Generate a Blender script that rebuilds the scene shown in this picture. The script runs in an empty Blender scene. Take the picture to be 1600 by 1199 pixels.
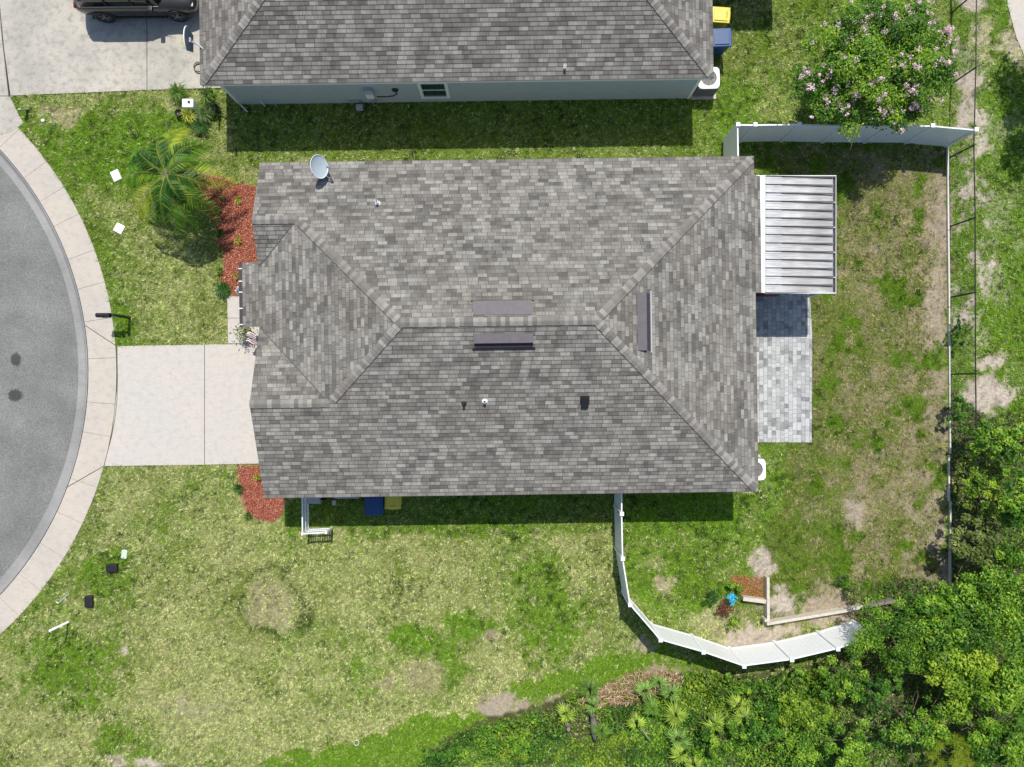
import bpy, bmesh, math, random
import numpy as np
from mathutils import Vector, Matrix
random.seed(7)
R = math.radians
SC = bpy.context.scene
COL = SC.collection
# ------------------------------------------------------------------ camera, sky, sun, exposure
H = 28.0
cam_d = bpy.data.cameras.new('camera'); cam = bpy.data.objects.new('camera', cam_d); COL.objects.link(cam)
cam_d.sensor_width = 36; cam_d.lens = 36 * 1110 / 1600; cam_d.clip_end = 2000; cam_d.clip_start = .5
cam.location = (0, 0, H); cam.rotation_euler = (0, 0, 0)
SC.camera = cam
SUN_EL, SUN_AZ = 59.0, 3.2         # the sun stands beyond the top edge of the picture, a little to the right
W = bpy.data.worlds.new('World'); SC.world = W; W.use_nodes = True
wn = W.node_tree; bgn = wn.nodes['Background']
sky = wn.nodes.new('ShaderNodeTexSky'); sky.sky_type = 'NISHITA'; sky.sun_disc = False
sky.sun_elevation = R(SUN_EL); sky.sun_rotation = R(SUN_AZ)
wn.links.new(sky.outputs[0], bgn.inputs[0]); bgn.inputs[1].default_value = 0.125
sd = bpy.data.lights.new('sun', 'SUN'); sd.energy = 4.7; sd.angle = R(.5); sd.color = (1, .95, .86)
sun = bpy.data.objects.new('sun', sd); COL.objects.link(sun)
sun.rotation_euler = Vector((math.sin(R(SUN_AZ))*math.cos(R(SUN_EL)), math.cos(R(SUN_AZ))*math.cos(R(SUN_EL)), math.sin(R(SUN_EL)))).to_track_quat('Z', 'Y').to_euler()
SC.view_settings.view_transform = 'Standard'; SC.view_settings.look = 'None'
SC.view_settings.exposure = 0.0; SC.view_settings.gamma = 1

K0 = 1110 / H
def P(px, py, z=0.0):
    s = (H - z) / 1110
    return ((px - 800) * s, (599.5 - py) * s)
def P3(px, py, z=0.0, zz=None):
    x, y = P(px, py, z); return Vector((x, y, z if zz is None else zz))

# ------------------------------------------------------------------ material helpers
class NT:
    def __init__(s, name):
        s.m = bpy.data.materials.new(name); s.m.use_nodes = True; s.t = s.m.node_tree
        s.b = s.t.nodes['Principled BSDF']; s.L = s.t.links
    def n(s, typ, ins=None, **kw):
        nd = s.t.nodes.new('ShaderNode' + typ)
        for k, v in kw.items(): setattr(nd, k, v)
        if ins:
            for k, v in ins.items():
                if hasattr(v, 'links') or isinstance(v, bpy.types.NodeSocket): s.L.new(v, nd.inputs[k])
                else: nd.inputs[k].default_value = v
        return nd
    def math(s, op, a, b=None, c=None, clamp=False):
        nd = s.t.nodes.new('ShaderNodeMath'); nd.operation = op; nd.use_clamp = clamp
        for i, v in enumerate((a, b, c)):
            if v is None: continue
            if isinstance(v, bpy.types.NodeSocket): s.L.new(v, nd.inputs[i])
            else: nd.inputs[i].default_value = v
        return nd.outputs[0]
    def mix(s, f, a, b, bt='MIX'):
        nd = s.t.nodes.new('ShaderNodeMix'); nd.data_type = 'RGBA'; nd.blend_type = bt
        for i, v in ((0, f), (6, a), (7, b)):
            if isinstance(v, bpy.types.NodeSocket): s.L.new(v, nd.inputs[i])
            else: nd.inputs[i].default_value = v if i == 0 else (*v, 1) if len(v) == 3 else v
        return nd.outputs[2]
    def noise(s, vec, scale, detail=3, rough=.55):
        return s.n('TexNoise', {'Vector': vec, 'Scale': scale, 'Detail': detail, 'Roughness': rough}).outputs[0]
    def ramp(s, f, stops):
        nd = s.t.nodes.new('ShaderNodeValToRGB'); s.L.new(f, nd.inputs[0]); cr = nd.color_ramp
        while len(cr.elements) < len(stops): cr.elements.new(.5)
        for e, (p, c) in zip(cr.elements, stops):
            e.position = p; e.color = (*c, 1) if len(c) == 3 else c
        return nd.outputs[0]
    def col(s, c): s.L.new(c, s.b.inputs['Base Color'])
    def bump(s, h, strength=.3, dist=.01):
        b = s.n('Bump', {'Height': h, 'Strength': strength, 'Distance': dist}); s.L.new(b.outputs[0], s.b.inputs['Normal'])
    def rough(s, v):
        if isinstance(v, bpy.types.NodeSocket): s.L.new(v, s.b.inputs['Roughness'])
        else: s.b.inputs['Roughness'].default_value = v
    def pos(s): return s.n('NewGeometry').outputs['Position']
    def obj(s): return s.n('TexCoord').outputs['Object']

MATS = {}
def plain(name, col, rough=.6, metal=0, var=.12, scale=6, spec=.4):
    if name in MATS: return MATS[name]
    t = NT(name)
    n = t.noise(t.obj(), scale, 4); n2 = t.noise(t.obj(), scale * 9, 2)
    v = t.math('ADD', t.math('MULTIPLY', n, .7), t.math('MULTIPLY', n2, .3))
    c = t.ramp(v, [(.3, [x * (1 - var) for x in col]), (.7, [min(1, x * (1 + var)) for x in col])])
    t.col(c); t.rough(rough); t.b.inputs['Metallic'].default_value = metal
    t.b.inputs['Specular IOR Level'].default_value = spec
    t.bump(n2, .08, .004)
    MATS[name] = t.m; return t.m

def mat_shingle(name, a, b, c, cap=False):
    t = NT(name)
    uv = t.n('UVMap').outputs[0]; sp = t.n('SeparateXYZ', {0: uv}); u, v = sp.outputs[0], sp.outputs[1]
    row = t.math('FLOOR', t.math('DIVIDE', v, .145))
    def wn(x, y):
        cv = t.n('CombineXYZ', {0: x, 1: y}).outputs[0]
        return t.n('TexWhiteNoise', {'Vector': cv}, noise_dimensions='2D').outputs[0]
    rr = wn(row, 3.3)
    uo = t.math('ADD', u, t.math('MULTIPLY', rr, 2.0))
    q1 = t.math('DIVIDE', uo, .335); c1 = t.math('FLOOR', q1)
    q2 = t.math('DIVIDE', t.math('ADD', uo, .11), .21); c2 = t.math('FLOOR', q2)
    r1 = wn(c1, row); r2 = wn(c2, t.math('ADD', row, 77.0))
    big = t.n('TexNoise', {'Vector': t.n('CombineXYZ', {0: t.math('MULTIPLY', u, .75), 1: t.math('MULTIPLY', v, 1.5)}).outputs[0], 'Scale': 1.4, 'Detail': 3.0}).outputs[0]
    val = t.math('ADD', t.math('MULTIPLY', r1, .50), t.math('MULTIPLY', r2, .22))
    val = t.math('ADD', val, t.math('MULTIPLY', t.math('SUBTRACT', big, .5), .75))
    val = t.math('ADD', t.math('MULTIPLY', t.math('SUBTRACT', val, .36), 1.05), .46)
    if cap: val = t.math('ADD', t.math('MULTIPLY', wn(row, 9.0), .75), t.math('MULTIPLY', wn(t.math('FLOOR', t.math('MULTIPLY', row, .5)), 2.0), .2))
    base = t.ramp(val, [(.12, a), (.30, [.5*(p+q) for p, q in zip(a, b)]), (.48, b), (.80, c)])
    # granules
    g = t.noise(t.pos(), 95, 2, .7)
    base = t.mix(.35, base, t.ramp(g, [(.3, (.25, .25, .25)), (.7, (.85, .85, .85))]), 'OVERLAY')
    # weathering, large patches, browner towards nowhere in particular
    wv = t.noise(t.n('Mapping', {'Vector': t.pos(), 'Scale': (1, .55, 1)}).outputs[0], .9, 5, .6)
    base = t.mix(t.math('MULTIPLY', t.ramp(wv, [(.42, (0, 0, 0)), (.68, (1, 1, 1))]), .30), base, (.18, .156, .132))
    if not cap:
        f1 = t.math('FRACT', q1); j1 = t.math('LESS_THAN', t.math('MINIMUM', f1, t.math('SUBTRACT', 1.0, f1)), .022)
        f2 = t.math('FRACT', q2); j2 = t.math('MULTIPLY', t.math('LESS_THAN', f2, .05), t.math('GREATER_THAN', r2, .35))
        jj = t.math('MAXIMUM', t.math('MULTIPLY', j1, .75), t.math('MULTIPLY', j2, .55))
        base = t.mix(jj, base, (.045, .043, .04))
    fv = t.math('FRACT', t.math('DIVIDE', v, .145))
    e = t.math('LESS_THAN', fv, .10)
    base = t.mix(t.math('MULTIPLY', e, .55), base, (.05, .048, .045))
    t.col(base); t.rough(.92); t.b.inputs['Diffuse Roughness'].default_value = .35; t.b.inputs['Specular IOR Level'].default_value = .25
    t.bump(g, .5, .004)
    return t.m

M_SH = mat_shingle('shingle', (.112, .106, .096), (.222, .213, .195), (.345, .333, .303))
M_SHN = mat_shingle('shingle_neighbour', (.108, .101, .094), (.215, .205, .190), (.335, .322, .300))
M_CAP = mat_shingle('ridge_cap', (.165, .156, .143), (.235, .224, .206), (.33, .316, .292), True)

def mat_attr(name, rough=.7, trans=.0, attr='col', spec=.3, tcol=1.0):
    t = NT(name)
    a = t.n('Attribute'); a.attribute_name = attr
    t.col(a.outputs[0]); t.rough(rough); t.b.inputs['Specular IOR Level'].default_value = spec
    if trans > 0:
        tr = t.n('BsdfTranslucent', {'Color': t.mix(1.0, a.outputs[0], (1.25*tcol, 1.35*tcol, .6), 'MULTIPLY')})
        mx = t.n('MixShader', {0: trans}); t.L.new(t.b.outputs[0], mx.inputs[1]); t.L.new(tr.outputs[0], mx.inputs[2])
        t.L.new(mx.outputs[0], t.t.nodes['Material Output'].inputs[0])
    return t.m
M_GRASS = mat_attr('grass_blades', .75, .28, spec=.15)
M_LEAF = mat_attr('leaf', .5, .32, spec=.35)
M_PETAL = mat_attr('petal', .7, .2)
M_CHIP = mat_attr('mulch_chip', .85)

def mat_ground():
    t = NT('soil_and_turf')
    a = t.n('Attribute'); a.attribute_name = 'col'
    p = t.pos()
    n1 = t.noise(p, 9, 5, .7); n2 = t.noise(p, 42, 3, .7)
    k = t.math('ADD', t.math('MULTIPLY', n1, .5), t.math('MULTIPLY', n2, .5))
    c = t.mix(.8, a.outputs[0], t.ramp(k, [(.32, (.12, .12, .12)), (.5, (.5, .5, .5)), (.68, (.95, .93, .88))]), 'OVERLAY')
    t.col(c); t.rough(.95); t.b.inputs['Specular IOR Level'].default_value = .1
    t.bump(k, .8, .03); return t.m

def mat_concrete(name, base, warm, stain=.25, dirt=(.14, .13, .11), spots=.25):
    t = NT(name); p = t.pos()
    n1 = t.noise(p, .55, 4); n2 = t.noise(p, 4, 5, .65); n3 = t.noise(p, 60, 2)
    c = t.mix(t.ramp(n1, [(.35, (0, 0, 0)), (.65, (1, 1, 1))]), base, warm)
    c = t.mix(t.math('MULTIPLY', t.ramp(n2, [(.48, (0, 0, 0)), (.8, (1, 1, 1))]), stain), c, dirt)
    mp = t.n('Mapping', {'Vector': p, 'Scale': (1.2, 22, 1)}); br = t.noise(mp.outputs[0], 2.5, 3)
    c = t.mix(.14, c, t.ramp(br, [(.3, (.2, .2, .2)), (.7, (.8, .8, .8))]), 'OVERLAY')
    c = t.mix(.22, c, t.ramp(n3, [(.3, (.25, .25, .25)), (.7, (.75, .75, .75))]), 'OVERLAY')
    n5 = t.noise(p, 7.5, 2); n6 = t.noise(p, .9, 2); sp = t.math('MULTIPLY', t.math('GREATER_THAN', n5, .735), t.math('GREATER_THAN', n6, .50)); c = t.mix(t.math('MULTIPLY', sp, spots), c, (.07, .065, .06))
    t.col(c); t.rough(.85); t.b.inputs['Specular IOR Level'].default_value = .2; t.bump(n3, .25, .004)
    return t.m
M_CONC = mat_concrete('driveway_concrete', (.515, .49, .455), (.545, .50, .455), .22)
M_CONCN = mat_concrete('weathered_concrete', (.385, .37, .335), (.51, .475, .415), .8, (.20, .19, .165), .75)
M_WALK = mat_concrete('sidewalk_concrete', (.48, .445, .40), (.53, .475, .41), .38, (.25, .22, .20))
M_CURB = mat_concrete('gutter_concrete', (.25, .25, .245), (.34, .335, .325), .35, (.18, .18, .175))
M_JOINT_AND_SHADOW = plain('joint_filler_and_shadow', (.10, .075, .06), .9)  # also colours the painted shadow lines beside the ridge caps
M_EDGE = plain('cream_board', (.62, .58, .54), .7)
M_TAN = plain('retaining_block', (.55, .50, .43), .9, var=.2)

def mat_asphalt():
    t = NT('asphalt'); p = t.pos()
    n1 = t.noise(p, 65, 2, .8); n2 = t.noise(p, .55, 6, .65); n3 = t.noise(p, 22, 3, .8)
    c = t.ramp(t.math('ADD', t.math('MULTIPLY', n1, .55), t.math('MULTIPLY', n3, .45)), [(.34, (.085, .088, .083)), (.5, (.19, .195, .185)), (.66, (.36, .365, .35))])
    c = t.mix(.4, c, t.ramp(n2, [(.3, (.22, .22, .22)), (.7, (.72, .72, .72))]), 'OVERLAY')
    for (px, py, rx, ry) in ((22, 562, .24, .30), (21, 618, .33, .27)):     # oil spots on the tarmac
        x, y = P(px, py)
        d = t.n('VectorMath', {0: p, 1: (x, y, 0)}, operation='SUBTRACT').outputs[0]
        d = t.n('VectorMath', {0: d, 1: (1/rx, 1/ry, 0)}, operation='MULTIPLY').outputs[0]
        l = t.n('VectorMath', {0: d}, operation='LENGTH').outputs[1]
        l = t.math('ADD', l, t.math('MULTIPLY', t.math('SUBTRACT', n3, .5), 1.2))
        f = t.ramp(l, [(.75, (.8, .8, .8)), (1.0, (0, 0, 0))])
        c = t.mix(f, c, (.035, .035, .037))
    t.col(c); t.rough(.9); t.b.inputs['Specular IOR Level'].default_value = .2; t.bump(n1, .5, .006); return t.m

def mat_paver():
    t = NT('pavers'); p = t.pos()
    sp = t.n('SeparateXYZ', {0: p}); x, y = sp.outputs[0], sp.outputs[1]
    def wn(a, b): return t.n('TexWhiteNoise', {'Vector': t.n('CombineXYZ', {0: a, 1: b}).outputs[0]}, noise_dimensions='2D').outputs[0]
    rq = t.math('DIVIDE', x, .165); row = t.math('FLOOR', rq); fr = t.math('FRACT', rq)
    yo = t.math('ADD', y, t.math('MULTIPLY', wn(row, 5.0), .6)); cq = t.math('DIVIDE', yo, .33); c1 = t.math('FLOOR', cq); f1 = t.math('FRACT', cq)
    half = t.math('GREATER_THAN', wn(c1, row), .45)
    c2 = t.math('MULTIPLY', t.math('FLOOR', t.math('MULTIPLY', f1, 2.0)), half)
    v = wn(t.math('ADD', c1, t.math('MULTIPLY', c2, .5)), t.math('ADD', row, 31.0))
    def edge(f, w): return t.math('LESS_THAN', t.math('MINIMUM', f, t.math('SUBTRACT', 1.0, f)), w)
    m = t.math('MAXIMUM', edge(fr, .045), edge(f1, .022)); m = t.math('MAXIMUM', m, t.math('MULTIPLY', half, t.math('LESS_THAN', t.math('ABSOLUTE', t.math('SUBTRACT', f1, .5)), .022)))
    n = t.noise(p, 3, 4); n2 = t.noise(p, 30, 3)
    c = t.ramp(t.math('ADD', t.math('MULTIPLY', v, .55), t.math('MULTIPLY', n, .5)), [(.22, (.19, .20, .205)), (.36, (.34, .35, .35)), (.60, (.44, .45, .45)), (.85, (.52, .53, .53))])
    c = t.mix(.5, c, t.ramp(n2, [(.3, (.3, .3, .3)), (.7, (.7, .7, .7))]), 'OVERLAY')
    c = t.mix(t.math('MULTIPLY', m, .6), c, (.13, .13, .125))
    t.col(c); t.rough(.8); t.bump(t.math('SUBTRACT', 1.0, m), .4, .01); return t.m

M_WHITE = plain('white_vinyl', (.84, .86, .88), .35, var=.03, spec=.45)
M_PAINT = plain('white_paint', (.78, .78, .77), .5, var=.05)
M_STUCCO = plain('blue_grey_stucco', (.40, .475, .50), .9, var=.07, scale=3)
M_STUCCO2 = plain('pale_stucco', (.50, .48, .44), .9, var=.07, scale=3)
M_BLACK = plain('black_plastic', (.018, .018, .02), .45)
M_BLACKM = plain('black_metal', (.02, .02, .022), .35)
M_DARKGLASS = plain('tinted_glass', (.012, .015, .018), .06, spec=.8)
M_WINGLASS = plain('window_glass', (.02, .055, .045), .08, spec=.7, var=.3)
M_ALU = plain('grey_plastic', (.45, .47, .50), .4)
M_DISH = plain('dish_enamel', (.48, .55, .61), .35, var=.05)
M_VENT = plain('brown_aluminium', (.115, .10, .115), .55, var=.15)
M_VENTD = plain('dark_brown_aluminium', (.05, .038, .042), .5)
M_WOOD = plain('weathered_wood', (.21, .18, .155), .85, var=.35, scale=12)
M_BARK = plain('bark', (.14, .11, .085), .9, var=.35, scale=10)
M_BLUEBIN = plain('blue_plastic', (.015, .065, .20), .4, var=.1)
M_YELBIN = plain('yellow_plastic', (.66, .55, .06), .4, var=.1)
M_RED = plain('maroon_cloth', (.22, .03, .04), .8)
M_TERRA = plain('terracotta', (.33, .15, .09), .8)
M_STEEL = plain('condenser_steel', (.20, .19, .185), .5)

# ------------------------------------------------------------------ object helpers
def link(o): COL.objects.link(o); return o
def tag(o, label=None, cat=None, group=None, kind=None):
    if label: o['label'] = label
    if cat: o['category'] = cat
    if group: o['group'] = group
    if kind: o['kind'] = kind
    return o
def empty(name, loc, label, cat, group=None, rz=0):
    o = link(bpy.data.objects.new(name, None)); o.location = loc; o.rotation_euler = (0, 0, rz); o.empty_display_size = .2
    return tag(o, label, cat, group)
def obj(name, bm, mat, parent=None, smooth=False):
    me = bpy.data.meshes.new(name); bm.normal_update(); bm.to_mesh(me); bm.free()
    mats = mat if isinstance(mat, (list, tuple)) else [mat]
    for m in mats: me.materials.append(m)
    if smooth:
        for p in me.polygons: p.use_smooth = True
    o = link(bpy.data.objects.new(name, me))
    if parent: o.parent = parent
    return o
def bx(bm, x0, y0, z0, x1, y1, z1, bev=0, mi=0, M=None):
    r = bmesh.ops.create_cube(bm, size=1)
    vs = r['verts']
    for v in vs:
        v.co = Vector(((x0+x1)/2 + v.co.x*(x1-x0), (y0+y1)/2 + v.co.y*(y1-y0), (z0+z1)/2 + v.co.z*(z1-z0)))
    fs = list({f for v in vs for f in v.link_faces})
    if bev:
        es = list({e for v in vs for e in v.link_edges})
        rr = bmesh.ops.bevel(bm, geom=es, offset=bev, segments=2, affect='EDGES', profile=.7)
        fs = list({f for f in rr['faces']} | {f for f in fs if f.is_valid}); vs = list({v for f in fs for v in f.verts})
    for f in fs:
        if f.is_valid: f.material_index = mi
    if M is not None:
        for v in vs:
            if v.is_valid: v.co = M @ v.co
def box(name, a, b, mat, parent=None, bev=0):
    bm = bmesh.new(); bx(bm, *a, *b, bev=bev); return obj(name, bm, mat, parent)
def tube(bm, pts, rad, n=8, cap=True, mi=0):
    pts = [Vector(p) for p in pts]; rads = rad if isinstance(rad, (list, tuple)) else [rad]*len(pts)
    rings = []
    for i, p in enumerate(pts):
        d = (pts[min(i+1, len(pts)-1)] - pts[max(i-1, 0)]).normalized()
        up = Vector((0, 0, 1)) if abs(d.z) < .95 else Vector((0, 1, 0))
        a = d.cross(up).normalized(); b = a.cross(d).normalized()
        rings.append([bm.verts.new(p + (a*math.cos(2*math.pi*k/n) + b*math.sin(2*math.pi*k/n))*rads[i]) for k in range(n)])
    for i in range(len(rings)-1):
        for k in range(n):
            f = bm.faces.new((rings[i][k], rings[i][(k+1) % n], rings[i+1][(k+1) % n], rings[i+1][k])); f.material_index = mi; f.smooth = True
    if cap:
        for rg in (rings[0], rings[-1]):
            try: f = bm.faces.new(rg); f.material_index = mi
            except Exception: pass
def lathe(bm, prof, n=24, M=None, mi=0):
    rings = []
    for (r, z) in prof:
        rings.append([bm.verts.new((M @ Vector((r*math.cos(2*math.pi*k/n), r*math.sin(2*math.pi*k/n), z))) if M is not None else (r*math.cos(2*math.pi*k/n), r*math.sin(2*math.pi*k/n), z)) for k in range(n)])
    for i in range(len(rings)-1):
        for k in range(n):
            f = bm.faces.new((rings[i][k], rings[i][(k+1) % n], rings[i+1][(k+1) % n], rings[i+1][k])); f.smooth = True; f.material_index = mi
def torus(bm, c, R0, r, M=None, n=28, m=8):
    vs = []
    for i in range(n):
        a = 2*math.pi*i/n; ring = []
        for j in range(m):
            b = 2*math.pi*j/m
            p = Vector(((R0+r*math.cos(b))*math.cos(a), (R0+r*math.cos(b))*math.sin(a), r*math.sin(b)))
            if M is not None: p = M @ p
            ring.append(bm.verts.new(p + Vector(c)))
        vs.append(ring)
    for i in range(n):
        for j in range(m):
            f = bm.faces.new((vs[i][j], vs[(i+1) % n][j], vs[(i+1) % n][(j+1) % m], vs[i][(j+1) % m])); f.smooth = True
def prism(bm, poly, z0, z1, mi=0):
    b = [bm.verts.new((x, y, z0)) for x, y in poly]; t = [bm.verts.new((x, y, z1)) for x, y in poly]
    n = len(poly)
    bm.faces.new(t).material_index = mi; bm.faces.new(b[::-1]).material_index = mi
    for i in range(n): bm.faces.new((b[i], b[(i+1) % n], t[(i+1) % n], t[i])).material_index = mi
    bmesh.ops.recalc_face_normals(bm, faces=bm.faces)
def np_mesh(name, verts, faces_n, k, col=None, mat=None, parent=None):
    """verts (N,3); consecutive k verts make one face"""
    me = bpy.data.meshes.new(name); N = len(verts); F = N // k
    me.vertices.add(N); me.vertices.foreach_set('co', np.ascontiguousarray(verts, dtype=np.float32).ravel())
    me.loops.add(N); me.loops.foreach_set('vertex_index', np.arange(N, dtype=np.int32))
    me.polygons.add(F); me.polygons.foreach_set('loop_start', np.arange(0, N, k, dtype=np.int32)); me.polygons.foreach_set('loop_total', np.full(F, k, dtype=np.int32))
    me.update(calc_edges=True)
    if col is not None:
        a = me.attributes.new('col', 'FLOAT_COLOR', 'POINT')
        c4 = np.ones((N, 4), np.float32); c4[:, :3] = col; a.data.foreach_set('color', c4.ravel())
    if mat: me.materials.append(mat)
    o = link(bpy.data.objects.new(name, me))
    if parent: o.parent = parent
    return o

# ------------------------------------------------------------------ numpy noise and the lie of the lawn
def vnoise(x, y, seed):
    xi = np.floor(x).astype(np.int64); yi = np.floor(y).astype(np.int64); fx = x-xi; fy = y-yi
    fx = fx*fx*(3-2*fx); fy = fy*fy*(3-2*fy)
    def h(a, b):
        n = (a*374761393 + b*668265263 + seed*982451653) & 0x7fffffff
        n = ((n ^ (n >> 13))*1274126177) & 0x7fffffff
        return ((n ^ (n >> 16)) & 0xffff)/65535.0
    return (h(xi, yi)*(1-fx)+h(xi+1, yi)*fx)*(1-fy)+(h(xi, yi+1)*(1-fx)+h(xi+1, yi+1)*fx)*fy
def fbm(x, y, seed, oct=4):
    s = 0; a = .5; t = 0
    for o in range(oct):
        s = s+a*vnoise(x*2**o, y*2**o, seed+o*17); t += a; a *= .55
    return s/t
def inpoly(px, py, poly):
    c = np.zeros(px.shape, bool); n = len(poly)
    for i in range(n):
        x0, y0 = poly[i]; x1, y1 = poly[(i+1) % n]
        if y0 == y1: continue
        c ^= ((y0 > py) != (y1 > py)) & (px < (x1-x0)*(py-y0)/(y1-y0)+x0)
    return c
def sstep(e0, e1, x):
    t = np.clip((x-e0)/(e1-e0), 0, 1); return t*t*(3-2*t)
CXC, CYC = P(-370, 582); R_AS, R_GU, R_SI, R_SO = 12.36, 12.80, 12.83, 13.93
YARD = [(1182, 225), (1480, 225), (1484, 925), (1390, 943), (1195, 972), (1178, 940), (1170, 780), (1182, 700)]
WILD = [(620, 1215), (700, 1150), (762, 1120), (860, 1095), (905, 1075), (985, 1072), (1030, 1056), (1100, 1046), (1163, 1050), (1240, 1042), (1320, 1022), (1322, 985), (1345, 930), (1400, 905), (1484, 905), (1487, 600), (1520, 640), (1555, 665), (1600, 640), (1800, 640), (1800, 1400), (620, 1400)]
BAND = [(330, 1230), (430, 1188), (560, 1160), (640, 1128), (735, 1115), (790, 1082), (850, 1050), (905, 1032), (985, 1018), (1010, 1005), (1100, 1040), (1100, 1090), (900, 1100), (760, 1150), (640, 1230)]
SWY = [(965, 770), (1180, 770), (1180, 700), (1235, 690), (1225, 770), (1190, 850), (1160, 930), (1130, 960), (1000, 950), (970, 900)]
def fields(X, Y):
    px = 800+X*K0; py = 599.5-Y*K0
    wx = (fbm(X*.9, Y*.9, 5)-.5)*70; wy = (fbm(X*.9, Y*.9, 91)-.5)*70
    wx2 = (fbm(X*3.5, Y*3.5, 6)-.5)*26; wy2 = (fbm(X*3.5, Y*3.5, 92)-.5)*26
    qx = px+wx*.6+wx2; qy = py+wy*.6+wy2
    N1 = fbm(X*.45, Y*.45, 11); N2 = fbm(X*1.6, Y*1.6, 23); N3 = fbm(X*4, Y*4, 37, 3)
    dry = .50+.9*(N1-.5)+.8*(N2-.5)+.8*(N3-.5); bare = np.zeros_like(X)+.04+.5*(N3-.72); lush = .30+1.9*(fbm(X*.35+7, Y*.35, 51)-.5)+.5*(N3-.5); NF = fbm(X*7, Y*7, 301, 2); dark = sstep(.57, .70, NF)*(.6+.4*sstep(.42, .6, fbm(X*.5, Y*.5, 305)))+sstep(.62, .74, N3)*.25
    tone = N2*0
    def blob(f, cx, cy, rx, ry, v, hard=.55):
        d = np.hypot((qx-cx)/rx, (qy-cy)/ry)+(N3-.5)*1.1+(N2-.5)*.5; w = 1-sstep(hard, 1.25, d)
        return f*(1-w)+v*w
    # yard behind the house: worn, straw with green islands
    yd = inpoly(qx, qy, YARD).astype(float)
    isl = sstep(.61, .68, fbm(X*1.25+3, Y*1.25, 71, 3))
    yl = sstep(1310, 1215, qx)*sstep(560, 700, qy)*.6 + sstep(1440, 1260, qx)*.25
    dry = dry*(1-yd)+yd*np.clip(.56+.9*(N2-.5)-.75*isl-yl*.6, .05, 1)
    bare = bare*(1-yd)+yd*np.clip(.13+1.0*(N3-.5)+1.0*(N2-.5)-.6*isl-yl*.5+sstep(1430, 1475, qx)*.5, 0, .9)
    lush = lush*(1-yd)+yd*(.30+.45*isl)
    tone = tone+yd*(.35+.3*sstep(700, 950, qy))
    sw = inpoly(qx, qy, SWY).astype(float)
    dry = dry*(1-sw)+sw*np.clip(.10+1.0*(N2-.5), 0, 1); lush = lush*(1-sw)+sw*.75; bare = bare*(1-sw)+sw*.05; tone = tone*(1-sw)+sw*.15
    # strip beyond the chain fence
    rs = (qx > 1484).astype(float); k = sstep(.5, .62, fbm(X*1.1, Y*1.1, 81))*(1-sstep(1560, 1640, qx))
    dry = dry*(1-rs)+rs*.12; lush = lush*(1-rs)+rs*.95
    band_s = sstep(1484, 1500, qx)*(1-sstep(1528, 1560, qx))
    bare = bare*(1-rs)+rs*np.clip(k*.30+band_s*(.05+.75*sstep(.46, .6, N2)), 0, 1); tone = tone*(1-rs)+rs*1.0*sstep(.05, .3, bare)
    # green strips between houses, by the kerb, bottom band
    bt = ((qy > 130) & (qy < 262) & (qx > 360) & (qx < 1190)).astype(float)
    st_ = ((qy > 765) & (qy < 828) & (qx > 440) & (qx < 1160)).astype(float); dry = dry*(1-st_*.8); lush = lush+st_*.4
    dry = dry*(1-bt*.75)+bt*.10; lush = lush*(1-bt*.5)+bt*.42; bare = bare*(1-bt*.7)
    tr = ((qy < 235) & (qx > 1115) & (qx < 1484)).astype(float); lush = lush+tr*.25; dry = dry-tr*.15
    rr = np.hypot(X-CXC, Y-CYC); ke = (1-sstep(R_SO+.1, R_SO+1.0, rr)); dry = dry-ke*.35; lush = lush+ke*.25
    bd = inpoly(qx, qy, BAND).astype(float); dry = dry*(1-bd)+bd*.04; lush = lush*(1-bd)+bd*.75; bare = bare*(1-bd); dark = dark*(1-bd)
    ll = sstep(735, 860, qy)*(qx < 975)*(1-bd); dry = dry+ll*.16*(1-lush*.5); pz = np.exp(-(((qx-430)/380)**2+((qy-1110)/70)**2)); dry = dry+pz*.25*(1-bd); bare = bare+pz*.12*(1-bd)
    for (cx, cy, rx, ry, v) in [(650, 1010, 55, 30, 1.0), (735, 985, 40, 25, .9), (860, 965, 55, 60, .8), (845, 900, 40, 40, .7), (700, 1035, 30, 40, .8), (105, 1040, 70, 60, .7), (165, 900, 50, 30, .7),
                            (150, 240, 70, 60, .75), (240, 200, 80, 35, .8), (100, 200, 50, 30, .8), (215, 250, 60, 40, .9), (500, 800, 60, 25, .5), (700, 830, 150, 14, .6), (180, 1160, 40, 25, .6)]:
        lush = blob(lush, cx, cy, rx*1.15, ry*1.15, v, .5); dry = blob(dry, cx, cy, rx*1.15, ry*1.15, .06, .5); tone = blob(tone, cx, cy, rx*1.15, ry*1.15, 1.0, .5)
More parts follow.
